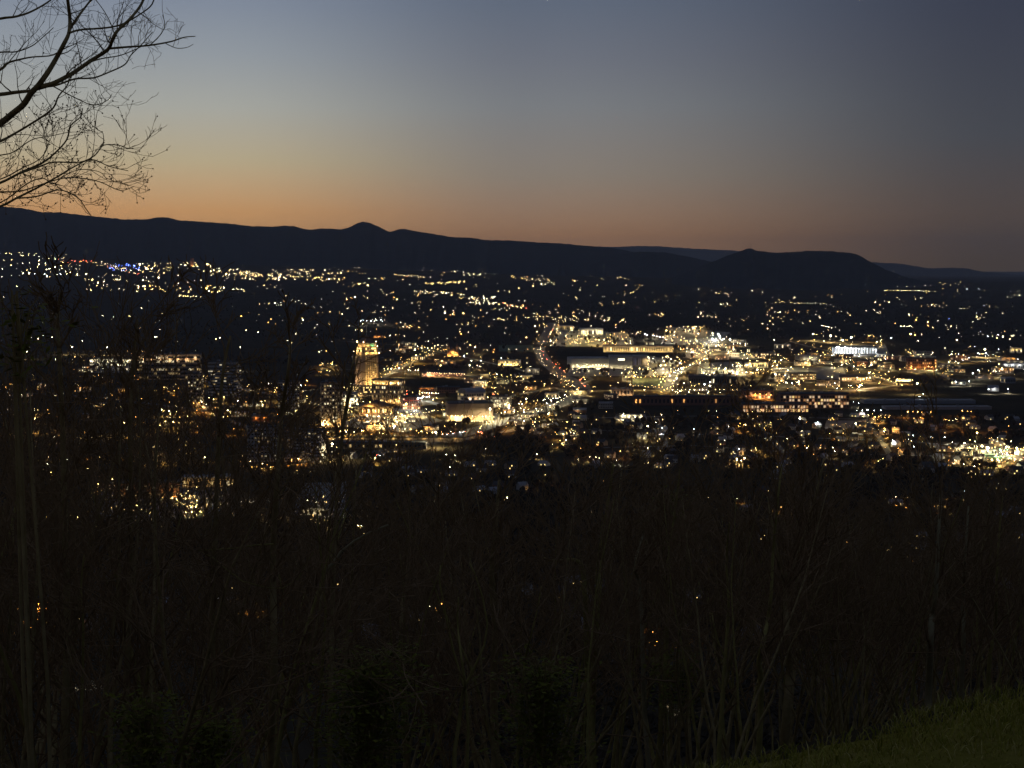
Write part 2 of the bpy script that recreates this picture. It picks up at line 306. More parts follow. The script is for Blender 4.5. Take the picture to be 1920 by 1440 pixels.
# far side of the valley
row(10, 474, 120, 482, 22, (WARM, WHITE), 1.1, 1.5); field(0, 470, 130, 506, 50, (WARM, WHITE, WHITE), 1.0); row(48, 512, 155, 516, 16, (WHITE, COOL), 1.5, 2); field(40, 490, 165, 520, 40, (WARM, WHITE), .9); row(112, 488, 170, 490, 9, RED, .9); row(155, 489, 260, 514, 30, (PEACH, RED, ORANGE, WARM), .8); field(205, 494, 262, 507, 40, BLUE, .9); row(190, 491, 245, 508, 22, (WARM, WHITE), .7); field(258, 492, 400, 512, 90, (WARM, WHITE, WARM), 1.0); field(395, 502, 470, 518, 36, (WARM, WHITE), 1.0); field(160, 512, 420, 548, 120, (WARM, PEACH, WARM, WHITE), .8); field(250, 535, 400, 548, 40, (WARM, ORANGE), .8); row(330, 553, 380, 557, 14, (WHITE, WARM), .9); row(435, 541, 460, 544, 8, (WARM, WHITE), .8); field(0, 510, 60, 560, 12, MIX, .7)
field(420, 505, 640, 526, 120, (WARM, WHITE, PEACH), .85); row(450, 512, 640, 524, 50, (WARM, WARM, PEACH), .9, 2); field(400, 480, 680, 506, 26, (PEACH, WARM, WHITE), .6); row(640, 505, 690, 515, 10, MIX, .6); row(740, 516, 805, 520, 14, MIX, .8); row(782, 500, 910, 518, 40, (WARM, WHITE), .7, 2); row(797, 532, 870, 528, 28, WARM, .9, 1.2); row(780, 545, 870, 553, 26, (WARM, WHITE), .9, 2); field(882, 555, 930, 570, 30, WHITE, .95); row(942, 569, 984, 578, 14, (RED, PEACH, WARM), .8); row(955, 519, 1040, 526, 26, (WARM, WHITE), .8, 2); field(725, 508, 1000, 600, 170, MIX, .58); field(480, 520, 730, 610, 130, MIX, .55); field(0, 560, 560, 660, 90, MIX, .55); field(560, 600, 1030, 660, 110, MIX, .45)
field(1000, 510, 1500, 560, 130, MIX, .55); field(1000, 555, 1500, 625, 150, MIX, .5); field(1430, 540, 1920, 640, 190, MIX, .5); row(1456, 566, 1555, 570, 24, (WARM, WHITE), .5, .6); field(1440, 585, 1470, 598, 12, (PEACH, WARM), .6); row(1540, 610, 1560, 614, 8, WHITE, .6); row(1690, 612, 1710, 611, 10, WHITE, .6); row(1660, 544, 1755, 546, 26, (WHITE, WARM), .7, .5); row(1665, 535, 1740, 536, 14, (WARM, PEACH), .6); row(1590, 534, 1630, 535, 10, (ORANGE, WARM), .7); row(1760, 532, 1800, 531, 8, WARM, .6); L(1780, 597, BLUE, .8); field(1000, 580, 1080, 600, 30, MIX, .6); field(1060, 590, 1170, 604, 26, (WARM, WHITE), .55); row(1275, 524, 1296, 522, 6, ORANGE, .7); L(1404, 467, RED, .5); field(1750, 540, 1920, 640, 40, (PEACH, WARM, COOL), .45); row(1350, 570, 1365, 569, 6, WHITE, .6)

ROADS = [([(1035, 605), (1022, 630), (1010, 655), (1025, 682), (1055, 705), (1090, 722), (1095, 735), (1060, 755), (1000, 775), (930, 795), (840, 822), (700, 850)], 34, 120, WARM, .34),
    ([(870, 775), (960, 742), (1040, 727), (1110, 745)], 16, 40, WARM, .42), ([(1060, 705), (1100, 705), (1110, 712), (1085, 722), (1040, 722)], 10, 60, WARM, .3), ([(1330, 664), (1290, 688), (1262, 705), (1245, 735)], 22, 36, WARM, .5), ([(1040, 735), (1180, 732), (1300, 732), (1500, 731), (1640, 733)], 16, 40, WARM, .42),
    ([(815, 662), (780, 676), (745, 692), (700, 720), (640, 770)], 14, 40, WARM, .45), ([(540, 830), (640, 819), (870, 824), (1000, 800)], 18, 38, ORANGE, .42), ([(1920, 866), (1880, 852), (1840, 842), (1780, 836)], 18, 26, WARM, .36), ([(1760, 855), (1920, 858)], 12, 40, WARM, .3), ([(1560, 704), (1640, 706), (1690, 722), (1600, 732)], 16, 34, WARM, .45), ([(600, 692), (720, 694), (870, 704), (1000, 716)], 14, 42, WARM, .42), ([(860, 812), (980, 790), (1150, 783), (1400, 779), (1700, 790)], 10, 52, WARM, .28), ([(1330, 662), (1420, 672), (1560, 690), (1760, 700), (1920, 712)], 14, 46, WARM, .42), ([(1150, 626), (1250, 634), (1400, 664)], 20, 40, WARM, .5),
    ([(1010, 800), (1200, 812), (1420, 818), (1700, 828), (1790, 836)], 9, 62, WARM, .22), ([(1130, 840), (1300, 836), (1500, 850), (1760, 856)], 9, 62, ORANGE, .2), ([(1400, 779), (1440, 815), (1470, 850)], 9, 40, WARM, .22), ([(1620, 786), (1650, 822), (1670, 855)], 9, 40, WARM, .22), ([(1230, 784), (1240, 812), (1250, 840)], 9, 40, WARM, .2), ([(660, 735), (800, 752), (870, 775)], 14, 34, WARM, .42), ([(250, 690), (420, 722), (600, 760), (700, 790)], 14, 40, WARM, .4), ([(0, 735), (180, 745), (380, 770), (540, 830)], 14, 48, ORANGE, .36), ([(640, 640), (760, 648), (880, 672), (1000, 700)], 12, 60, WARM, .4), ([(1480, 640), (1560, 660), (1600, 690)], 12, 50, WARM, .42), ([(1700, 660), (1740, 690), (1790, 716)], 12, 46, WARM, .4)]
pos = []
for i, (x, y, c, r, z) in enumerate(LAMPS):
    far = i >= NEAR_N
    h = 9.0 if r < .8 else 20.0
    if z in ('the hill streets',): h = 5.0
    if y > 850: h = min(h, 6.0) if r < 1 else 20.0
    p = ground_at(x, y, h if not far else 8.0)
    p.z += h if not far else 8.0
    pos.append((p, h, far))
for pth, wd, gap, c, r in ROADS:                # lamps strung along the roads
    P = [ground_at(x, y) for x, y in pth]; run = rng.uniform(0, gap); sd = 1
    for a, b in zip(P, P[1:]):
        ln = (b - a).length; t_ = (b - a) / ln
        while run < ln:
            q = a + t_ * run + Vector((-t_.y, t_.x, 0)) * sd * (wd / 2 + 1.5); sd = -sd; run += gap * rng.uniform(.85, 1.15)
            LAMPS.append((0, 0, c if rng.random() < .8 else rng.choice((WHITE, WARM, ORANGE)), r * math.exp(rng.gauss(0, .2)), 'the lit roads')); pos.append((Vector((q.x, q.y, hz(q.x, q.y) + 9)), 9.0, False))
        run -= ln
# the lamps that show largest are things of their own
near = [i for i in range(len(LAMPS)) if LAMPS[i][4] and LAMPS[i][1] < 905 and not pos[i][2]]
near.sort(key=lambda i: -LAMPS[i][3] / pos[i][0].y)
solo = set(near[:290])
def lamp_proto(h, double):
    mb = MB(); mb.tube([(0, 0, -h), (0, 0, -h * .5), (0, 0, .35)], [.14, .11, .07], 6); mb.box(-.3, .3, -.3, .3, -h - .4, -h + .25)
    mb.tube([(0, 0, .3), (.0, -.5, .55), (0, -1.1, .55)], [.07, .06, .05], 5); mb.box(-.2, .2, -1.6, -.9, .42, .62)
    return mb.mesh('pole', mat('lamp_pole_metal', (.16, .16, .15), .5))
ico = None
def ico_mesh(m):
    t = (1 + 5 ** .5) / 2; k = 1 / math.sqrt(1 + t * t)
    V_ = [(-1, t, 0), (1, t, 0), (-1, -t, 0), (1, -t, 0), (0, -1, t), (0, 1, t), (0, -1, -t), (0, 1, -t), (t, 0, -1), (t, 0, 1), (-t, 0, -1), (-t, 0, 1)]
    F_ = [(0, 11, 5), (0, 5, 1), (0, 1, 7), (0, 7, 10), (0, 10, 11), (1, 5, 9), (5, 11, 4), (11, 10, 2), (10, 7, 6), (7, 1, 8), (3, 9, 4), (3, 4, 2), (3, 2, 6), (3, 6, 8), (3, 8, 9), (4, 9, 5), (2, 4, 11), (6, 2, 10), (8, 6, 7), (9, 8, 1)]
    mb = MB(); mb.v = [(a * k, b * k, c * k) for a, b, c in V_]; [mb.face(f) for f in F_]; return mb.mesh('lamp_head', m)
poles = {}; heads = {}; lenses = {}
word = {WARM: 'warm yellow', WHITE: 'pale yellow-white', COOL: 'cold white', ORANGE: 'orange', PEACH: 'peach', RED: 'red', GREEN: 'green', BLUE: 'blue'}
for i in sorted(solo):
    x, y, c, r, z = LAMPS[i]; p, h, far = pos[i]
    if h not in poles: poles[h] = lamp_proto(h, False)
    if c not in heads:
        hb = MB(); lamp_box(hb, (0, 0, 0), 1.0, 0, 1); heads[c] = hb.mesh('lamp_head', [HOUSING, pool_mat(c)]); lenses[c] = ico_mesh(bulb_mat(c))
    o = bpy.data.objects.new('floodlight_mast' if h == 20 else ('traffic_light' if c == GREEN else 'street_lamp'), poles[h]); COL.objects.link(o); o.location = p; o.rotation_euler.z = rng.uniform(0, 6.28)
    hd = bpy.data.objects.new('lamp_head', heads[c]); COL.objects.link(hd); hd.parent = o; hd.scale = (r, r, r); hd.location = (0, -1.25, .62)
    ln_ = bpy.data.objects.new('lens', lenses[c]); COL.objects.link(ln_); ln_.parent = o; ln_.scale = (r, r, r * .8); ln_.location = (0, -1.25, .62 + .35 * r + r * .75)
    k = 'tall floodlight mast' if h == 20 else ('traffic light' if c == GREEN else 'street lamp')
    tag(o, f'{k} with {word[c]} light beside {z}', 'traffic light' if c == GREEN else ('floodlight' if h == 20 else 'street lamp'), f'{word[c]} {k}s around {z}')
cols_ = list(LC)
for far in (False, True):
    mb = MB()
    for i, (x, y, c, r, z) in enumerate(LAMPS):
        if i in solo or pos[i][2] != far: continue
        p = pos[i][0]
        if not far: lamp_box(mb, p, r, 8, 9 + cols_.index(c)); p = p + Vector((0, 0, r * 1.3))
        mb.octa(p, r, cols_.index(c))
    tag(mb.build('distant_lights' if far else 'town_lights', [bulb_mat(c, far) for c in cols_] + ([] if far else [HOUSING] + [pool_mat(c) for c in cols_])), 'tiny scattered lamps of the far suburbs below the mountains' if far else 'small porch and yard lights scattered through the dark town', 'lights', kind='stuff')

# ------------------------------------------------------------------ roads and paved lots
asphalt = mat('road_asphalt', (.07, .068, .062), .8, noise=(.11, .105, .095), scale=.15)
concrete = mat('lot_paving', (.11, .105, .095), .85, noise=(.18, .17, .15), scale=.08)
grassy = mat('park_grass', (.035, .055, .02), .9, noise=(.06, .085, .03), scale=.05)
KEEP = []        # ground already taken: (x, y, radius)
lift = [0.10]
def road(px, width, m=asphalt, name='road'):
    P = [ground_at(x, y) for x, y in px]; Q = []
    for a, b in zip(P, P[1:]):
        n = max(2, int((b - a).length / 40))
        Q += [a.lerp(b, i / n) for i in range(n)]
    Q.append(P[-1]); mb = MB(); lift[0] += .03
    for i, q in enumerate(Q):
        t = (Q[min(i + 1, len(Q) - 1)] - Q[max(i - 1, 0)]); t.z = 0; t.normalize(); s = Vector((-t.y, t.x, 0)) * width / 2
        for e in (q - s, q + s): mb.v.append((e.x, e.y, hz(e.x, e.y) + lift[0]))
        KEEP.append((q.x, q.y, width * .8))
    for i in range(len(Q) - 1): mb.face((2 * i, 2 * i + 2, 2 * i + 3, 2 * i + 1)); mb.m[-1] = 0
    tag(mb.build(name, m), kind='structure')
def lot(px, m=concrete, name='paved_lot'):
    P = [ground_at(x, y) for x, y in px]; lift[0] += .03; mb = MB()
    cx = sum(p.x for p in P) / len(P); cyy = sum(p.y for p in P) / len(P)
    for i in range(len(P)):
        a, b = P[i], P[(i + 1) % len(P)]
        mb.v += [(cx, cyy, hz(cx, cyy) + lift[0]), (a.x, a.y, hz(a.x, a.y) + lift[0]), (b.x, b.y, hz(b.x, b.y) + lift[0])]; mb.face((3 * i, 3 * i + 1, 3 * i + 2))
        for s in (.35, .7, 1.0):
            for k in range(4):
                q = a.lerp(b, k / 4); KEEP.append((cx + (q.x - cx) * s, cyy + (q.y - cyy) * s, 14))
    tag(mb.build(name, m), kind='structure')
for pth, wd, gap, c, r in ROADS: road(pth, wd)
road([(1172, 716), (1172, 708), (1200, 705), (1255, 705)], 13, concrete, 'ramp'); road([(1172, 713), (1200, 725), (1250, 730)], 13, concrete, 'ramp')
lot([(1030, 650), (1190, 652), (1185, 624), (1045, 618)]); lot([(1240, 645), (1330, 650), (1370, 624), (1250, 612)]); lot([(1280, 672), (1420, 675), (1390, 652), (1290, 652)]); lot([(1060, 706), (1250, 706), (1280, 680), (1220, 668), (1070, 690)]); lot([(1305, 708), (1400, 708), (1390, 678), (1310, 682)]); lot([(1560, 668), (1670, 668), (1660, 648), (1570, 648)]); lot([(1700, 700), (1760, 700), (1755, 668), (1705, 668)]); lot([(630, 800), (760, 812), (830, 790), (770, 764), (690, 770)]); lot([(835, 792), (940, 792), (935, 776), (840, 776)]); lot([(160, 985), (440, 970), (430, 895), (200, 905)]); lot([(550, 975), (650, 972), (650, 905), (560, 908)]); lot([(170, 700), (380, 700), (375, 672), (175, 676)]); lot([(1780, 850), (1900, 850), (1890, 835), (1790, 832)]); lot([(1150, 790), (1215, 790), (1210, 778), (1155, 778)]); lot([(1180, 726), (1245, 726), (1240, 710), (1185, 711)], grassy, 'lawn_strip'); lot([(935, 660), (1000, 660), (1000, 648), (935, 648)], grassy, 'playing_field'); lot([(1440, 712), (1590, 712), (1580, 690), (1450, 690)]); lot([(1545, 806), (1620, 806), (1615, 790), (1550, 790)]); lot([(1030, 645), (1262, 662), (1262, 655), (1130, 645)])

# ------------------------------------------------------------------ buildings
WALL = {'brick': mat('brick_wall', (.20, .10, .065), .9, noise=(.27, .14, .09), scale=.4), 'concrete': mat('concrete_wall', (.32, .30, .27), .85, noise=(.40, .38, .34), scale=.2), 'pale': mat('pale_wall', (.50, .47, .41), .8, noise=(.58, .55, .48), scale=.2), 'tan': mat('tan_wall', (.36, .27, .18), .85, noise=(.43, .33, .23), scale=.2), 'dark': mat('dark_wall', (.09, .085, .08), .8, noise=(.13, .12, .11), scale=.2), 'metal': mat('grey_metal_wall', (.24, .25, .26), .55, noise=(.30, .30, .31), scale=.3)}
ROOF = {'dark': mat('tar_roof', (.05, .05, .05), .9, noise=(.08, .078, .075), scale=.1), 'pale': mat('membrane_roof', (.26, .26, .25), .8, noise=(.34, .33, .32), scale=.1), 'shingle': mat('shingle_roof', (.06, .052, .048), .9, noise=(.10, .085, .075), scale=.5), 'copper': mat('brown_metal_roof', (.17, .10, .06), .6, noise=(.22, .13, .08), scale=.3)}
GLASS = mat('dark_window_glass', (.02, .022, .025), .15, spec=.5)
def win_mat(c, s): return mat(f'{c}_lit_window_{s}', (.5, .5, .5), emit=LC[c], strength=s, sampling='NONE')
WALLGLOW = 400.0
def wall_lamp(o, x, y, z, c, r, face=(0, 1, .35)):          # shaded fitting that throws its light on the wall
    mb = MB(); lamp_box(mb, (0, 0, 0), r, 0, 1); q = mb.build('wall_light', [HOUSING, mat(c + '_wall_light', (.8, .8, .8), emit=LC[c], strength=WALLGLOW, sampling='FRONT')], o); q.location = (x, y, z)
    q.rotation_euler = Vector(face).to_track_quat('-Z', 'Y').to_euler(); return q
def windows(o, W, Dp, H, floors, cols, lit, c, s, z0=0.0, band=False, sides=True, rr=rng, wf=.55, hf=.5):
    mb = MB(); fh = (H - z0) / floors
    faces = [((-W / 2, -Dp / 2), (1, 0), W, cols)]
    if sides: faces += [((-W / 2, Dp / 2), (0, -1), Dp, max(2, int(cols * Dp / W))), ((W / 2, -Dp / 2), (0, 1), Dp, max(2, int(cols * Dp / W)))]
    for (ox, oy), (ux, uy), ln, n in faces:
        nx_, ny_ = uy * .08, -ux * .08
        for f in range(floors):
            za = z0 + fh * (f + (1 - hf) / 2); zb = za + fh * hf
            fl = rr.random() < .75
            for k in range(n):
                a = ln * (k + (1 - (1 if band else wf)) / 2) / n; b = a + ln / n * (1 if band else wf)
                on = rr.choice((1, 1, 2, 3)) if rr.random() < (lit if fl else lit * .35) else 0
                A = (ox + ux * a + nx_, oy + uy * a + ny_); B = (ox + ux * b + nx_, oy + uy * b + ny_)
                mb.quad((*A, za), (*B, za), (*B, zb), (*A, zb), on)
    q = mb.build('windows', [GLASS, win_mat(c, round(s * .35, 2)), win_mat(c, round(s * .8, 2)), win_mat(WHITE if c == WARM else c, round(s * 1.5, 2))], o); q['kind'] = 'stuff'; return q
BXY = []
def building(name, label, x0, x1, yb, yt, depth=30, yaw=0, floors=2, cols=8, lit=.3, wall='concrete', roof='dark', c=WARM, s=1.2, band=False, shape='flat', lamps=(), cat='building', group=None, wf=.55, hf=.5):
    b = ground_at((x0 + x1) / 2, yb); px = b.y / FOC; W = (x1 - x0) * px; H = max((yb - yt) * px, 4.0)
    cw = math.cos(R(yaw)); W = W / (abs(cw) + .0)
    o = thing(name, label, cat, (b.x, b.y + depth / 2, b.z - .3), R(yaw), group)
    mb = MB(); mb.box(-W / 2, W / 2, -depth / 2, depth / 2, 0, H); mb.build('wall', WALL[wall], o)
    mb = MB()
    if shape == 'flat':
        mb.box(-W / 2 + .5, W / 2 - .5, -depth / 2 + .5, depth / 2 - .5, H + .003, H + .15)
        for q in ((-W / 2 - .1, W / 2 + .1, -depth / 2 - .1, -depth / 2 + .5), (-W / 2 - .1, W / 2 + .1, depth / 2 - .5, depth / 2 + .1), (-W / 2 - .1, -W / 2 + .5, -depth / 2 + .5, depth / 2 - .5), (W / 2 - .5, W / 2 + .1, -depth / 2 + .5, depth / 2 - .5)): mb.box(*q, H - .2, H + 1.0, bottom=True)
        rf = mb.build('roof', ROOF[roof], o)
        rr = random.Random(int(x0 * 7 + yb)); u = MB()
        for k in range(max(1, int(W / 18))):
            a = rr.uniform(-W * .4, W * .4); e = rr.uniform(-depth * .3, depth * .3); q = rr.uniform(1.2, 2.6); u.box(a - q, a + q, e - q, e + q, H + .15, H + rr.uniform(1.6, 3.0))
        uu = u.build('roof_unit', WALL['metal'], rf); uu['kind'] = 'stuff'
    elif shape == 'gable':
        h2 = H + depth * .22; e = .8
        n = len(mb.v); mb.v += [(-W / 2 - e, -depth / 2 - e, H - .2), (W / 2 + e, -depth / 2 - e, H - .2), (W / 2 + e, 0, h2), (-W / 2 - e, 0, h2), (-W / 2 - e, depth / 2 + e, H - .2), (W / 2 + e, depth / 2 + e, H - .2)]
        for q in ((0, 1, 2, 3), (3, 2, 5, 4), (0, 3, 4), (1, 5, 2), (0, 4, 5, 1)): mb.face([n + i for i in q])
        mb.build('roof', ROOF[roof], o)
    elif shape == 'barrel':
        k = 10; rad = depth / 2
        for i in range(k):
            a0, a1 = math.pi * i / k, math.pi * (i + 1) / k
            mb.quad((-W / 2, -math.cos(a0) * rad, H + math.sin(a0) * rad * .45), (W / 2, -math.cos(a0) * rad, H + math.sin(a0) * rad * .45), (W / 2, -math.cos(a1) * rad, H + math.sin(a1) * rad * .45), (-W / 2, -math.cos(a1) * rad, H + math.sin(a1) * rad * .45))
        for sx_ in (-W / 2, W / 2):
            n = len(mb.v); mb.v += [(sx_, -math.cos(math.pi * i / k) * rad, H + math.sin(math.pi * i / k) * rad * .45) for i in range(k + 1)]; mb.face(range(n, n + k + 1))
        mb.build('roof', ROOF[roof], o)
    elif shape == 'hip':
        e = 1.5; mb.cone([(-W / 2 - e, -depth / 2 - e), (W / 2 + e, -depth / 2 - e), (W / 2 + e, depth / 2 + e), (-W / 2 - e, depth / 2 + e)], H, (0, 0, H + min(W, depth) * .25)); mb.build('roof', ROOF[roof], o)
    if floors: windows(o, W, depth, H * .96, floors, cols, lit, c, s, z0=.6, band=band, rr=random.Random(int(x0 + yb * 3)), wf=wf, hf=hf)
    for (n, cc, r, zz, out) in lamps:
        for i in range(n): wall_lamp(o, -W / 2 + W * (i + .5) / n, -depth / 2 - out, zz * H, cc, r)
    KEEP.append((b.x, b.y + depth / 2, max(W, depth) * .6)); BXY.append((b.x, b.y)); return o, W, H

B = building
B('parking_deck', 'low parking deck with two bright rows of lamps beside the tower', 628, 668, 765, 738, 40, 8, 4, 12, .8, 'concrete', 'pale', WHITE, 2.5, True, lamps=[(6, WHITE, .35, .5, 2)])
B('office_block', 'office block with arched parapet and lit column bays against the tower', 700, 754, 756, 712, 30, -14, 5, 14, .35, 'tan', 'dark', WARM, 1.2, lamps=[(8, WARM, .4, .86, 1.6), (7, WARM, .3, .05, 2.5)])
B('market_hall', 'dark hip-roofed market hall in front of the tower', 672, 734, 778, 762, 40, 10, 1, 14, .6, 'tan', 'dark', WARM, 1.6, shape='hip', lamps=[(6, WARM, .35, .5, 2)])
B('theatre', 'big blank tan theatre block washed by lamps along its foot', 837, 922, 790, 756, 45, 8, 0, 0, 0, 'tan', 'dark', lamps=[(9, WARM, .30, .10, 3)])
B('barrel_hall', 'hall with rounded barrel roof above the theatre', 866, 902, 752, 736, 35, 30, 2, 8, .2, 'concrete', 'pale', WARM, 1.0, shape='barrel', lamps=[(3, PEACH, .3, .3, 2)])
B('office_block', 'small pale office block next to the interstate', 922, 957, 764, 743, 26, -10, 4, 9, .4, 'pale', 'dark', WHITE, 1.2, lamps=[(3, WHITE, .3, .2, 3)])
B('inn', 'long low inn with a row of peach lamps and gables', 790, 872, 706, 699, 24, 4, 2, 24, .5, 'brick', 'shingle', PEACH, 1.0, shape='gable')
B('shop_block', 'brick corner block with red lit shopfront near the market', 752, 785, 768, 744, 28, 12, 4, 8, .35, 'brick', 'dark', PEACH, 1.2, lamps=[(3, RED, .15, .7, 1.5), (3, WARM, .28, .1, 2.5)])
B('brick_store', 'brick storehouse with flat roof between inn and theatre', 785, 815, 742, 727, 30, 0, 3, 9, .25, 'brick', 'dark', ORANGE, 1.0, lamps=[(3, ORANGE, .3, .9, 2)])
B('store', 'long dark flat-roofed store above the theatre row', 818, 862, 737, 726, 30, 5, 2, 10, .2, 'brick', 'dark')
B('school', 'pale school with green-yellow lit front beyond the church', 936, 975, 686, 676, 40, -8, 2, 12, .5, 'pale', 'pale', WARM, 1.2, lamps=[(5, WARM, .5, .15, 4)])
B('retaining_wall', 'long pale wall lit along the railway below the parking deck', 606, 870, 829, 820, 6, -1, 0, 0, 0, 'tan', 'dark', lamps=[(9, WARM, .26, .9, 3)], cat='wall')
B('rail_station', 'dark station hall with low roof standing by the railway', 620, 800, 842, 830, 22, -2, 1, 22, .15, 'dark', 'dark')
# arena
B('arena_wing', 'low pale exhibition wing of the arena with lamps at its foot', 1068, 1140, 690, 672, 70, 6, 0, 0, 0, 'pale', 'pale', lamps=[(9, WHITE, .35, .12, 4)])
o, W_, H_ = B('arena', 'white box arena with a lit sign on its front', 1144, 1186, 692, 668, 60, 0, 0, 0, 0, 'pale', 'pale', lamps=[(5, WHITE, .26, .10, 4)])
mb = MB(); mb.box(-W_ * .14, W_ * .14, -30.6, -30.15, H_ * .70, H_ * .82, bottom=True); mb.build('lit_sign', win_mat(WHITE, 5), o)
B('arena_hall', 'arena hall with glazed bluish front beside the white box', 1187, 1216, 687, 668, 60, -6, 1, 10, .7, 'concrete', 'pale', BLUE, .10, wf=.35, hf=.7)
B('warehouse', 'very long warehouse with warm floodlit yellow front', 1132, 1262, 661, 648, 40, -4, 1, 40, .3, 'pale', 'dark', WARM, 1.5, lamps=[(16, WARM, .5, .35, 5)])
B('warehouse', 'pale flat warehouse behind the yellow lots', 1088, 1130, 630, 616, 60, 4, 1, 12, .4, 'pale', 'pale', WHITE, 1.5, lamps=[(5, WHITE, .5, .6, 4)])
B('warehouse', 'short warehouse at the far corner of the yellow lots', 1040, 1075, 620, 611, 60, 4, 1, 10, .4, 'concrete', 'pale', WARM, 1.5, lamps=[(3, WARM, .5, .6, 4)])
B('warehouse', 'dark flat-roofed warehouse beside the curved ramp', 1294, 1382, 722, 706, 60, -5, 1, 20, .12, 'dark', 'dark', WARM, 1)
B('ramp_store', 'peach-lit store in front of the curved ramp', 1148, 1187, 742, 729, 24, 6, 1, 6, .2, 'tan', 'pale', PEACH, 1.2, lamps=[(5, PEACH, .3, .2, 3)])
B('workshop', 'long dark workshop with a few orange lit doors', 1188, 1384, 760, 743, 26, 1, 1, 26, .22, 'brick', 'dark', ORANGE, 1.6, wf=.4, hf=.45)
B('office_block', 'small tan block with bright front near the workshops', 1455, 1471, 716, 699, 20, 0, 4, 4, .5, 'tan', 'pale', WARM, 1.4, lamps=[(2, WARM, .4, .15, 4)])
B('shop_row', 'low row of shops with cold lights by the arena lots', 1318, 1386, 702, 694, 26, -3, 1, 22, .7, 'pale', 'pale', WHITE, 2.0, lamps=[(8, WHITE, .35, .8, 3)])
B('store', 'store with bright canopy at the end of the lots', 1400, 1440, 690, 680, 30, 3, 1, 10, .6, 'pale', 'pale', WARM, 1.8, lamps=[(4, WARM, .4, .8, 3)])
# workshops with glazed walls
def workshop(name, label, x0, x1, yb, yt, depth, rows_, cols, lit, yaw):
    o, W, H = B(name, label, x0, x1, yb, yt, depth, yaw, 0, 0, 0, 'brick', 'dark', lamps=[(5, PEACH, .26, .3, 4)])
    rr = random.Random(x0); pw = W / cols; ph = H * .86 / rows_; me = {}
    for on in range(4):
        mb = MB(); mb.box(-pw * .36, pw * .36, -.12, 0, 0, ph * .72, bottom=True); me[on] = mb.mesh('window', (GLASS, win_mat(ORANGE, .35), win_mat(PEACH, .6), win_mat(WARM, 1.0))[on])
    for r_ in range(rows_):
        for k in range(cols):
            on = rr.choice((1, 1, 2, 2, 3)) if rr.random() < lit * (1.25 if (r_ + k // 5) % 2 else .7) else 0
            q = bpy.data.objects.new('window', me[on]); COL.objects.link(q); q.parent = o; q.location = (-W / 2 + pw * (k + .5), -depth / 2 - .02, H * .07 + r_ * ph)
workshop('workshop', 'brick rail workshop with tall grid of orange lit windows', 1462, 1592, 766, 738, 36, 4, 24, .55, 1)
workshop('workshop', 'low rail workshop with two rows of orange lit windows', 1392, 1516, 773, 757, 26, 2, 24, .85, 1)
workshop('workshop_annex', 'brick annex washed orange by its lamps behind the workshops', 1394, 1450, 748, 732, 24, 2, 10, .3, 0)
B('depot', 'bus depot with a row of bright white bays', 1566, 1645, 664, 651, 40, -4, 1, 15, 1.0, 'pale', 'dark', COOL, 2.6, wf=.3, hf=.8, lamps=[(5, COOL, .3, .9, 4)])
B('grey_shed', 'grey metal shed with pale roof beside the bus depot', 1498, 1535, 676, 667, 40, 6, 0, 0, 0, 'metal', 'pale', lamps=[(2, WHITE, .35, .3, 4)])
B('mill', 'old mill glowing orange behind dark trees', 1704, 1756, 694, 672, 30, -5, 4, 14, .3, 'brick', 'dark', ORANGE, 1.2, lamps=[(4, ORANGE, .42, .3, 4)])
B('strip_shops', 'strip of shops with brown roof and shop lights', 1578, 1634, 715, 707, 24, 0, 1, 12, .5, 'tan', 'shingle', PEACH, 1.6, shape='gable', lamps=[(4, WARM, .34, .5, 3)])
B('filling_station', 'filling station canopy with a bright row of lamps', 1684, 1712, 716, 711, 16, 0, 1, 8, 1.0, 'pale', 'pale', WHITE, 4, band=True)
B('hotel', 'three-storey block with warm lit rows behind the workshops', 1535, 1575, 724, 713, 22, 0, 2, 14, .6, 'tan', 'dark', PEACH, 1.5)
B('office_building', 'brown office with rows of small lit windows near the workshops', 1480, 1530, 712, 700, 24, 3, 3, 16, .4, 'tan', 'dark', WARM, 1.4, lamps=[(3, WARM, .35, .15, 4)])
B('store', 'small gabled store with a lit yellow front', 1790, 1810, 722, 715, 20, 10, 1, 3, 1.0, 'pale', 'shingle', WARM, 1.6, shape='gable')
B('barn', 'pale gabled barn lit by one cold lamp', 1856, 1874, 734, 727, 20, -10, 0, 0, 0, 'pale', 'pale', shape='gable', lamps=[(1, COOL, .35, .6, 4)])
B('rail_shed', 'long dim rail shed along the dark yard', 1620, 1830, 757, 751, 30, 0, 0, 0, 0, 'metal', 'pale')
B('yard_shed', 'lower dim rail shed with pale roof over the yard', 1660, 1860, 768, 763, 26, 0, 0, 0, 0, 'metal', 'pale')
B('factory', 'far white plant with cold lamps at the eastern edge', 1880, 1930, 692, 682, 30, 0, 1, 12, .4, 'pale', 'pale', WHITE, 1.6, lamps=[(4, COOL, .45, .7, 4)])
B('crossing_store', 'store beside the busy crossing with bright front', 1786, 1835, 848, 838, 18, 4, 1, 8, .7, 'pale', 'dark', WHITE, 2, lamps=[(4, WHITE, .26, .6, 3)])
B('crossing_market', 'small market with canopy lamps across from the store', 1838, 1870, 853, 842, 16, -4, 1, 6, .7, 'pale', 'dark', WARM, 2, lamps=[(3, WHITE, .24, .6, 3)])
B('filling_station', 'small filling station with four white canopy lamps', 1162, 1206, 786, 778, 14, 0, 1, 6, .7, 'pale', 'pale', WHITE, 2, lamps=[(4, WHITE, .3, .8, 3)])
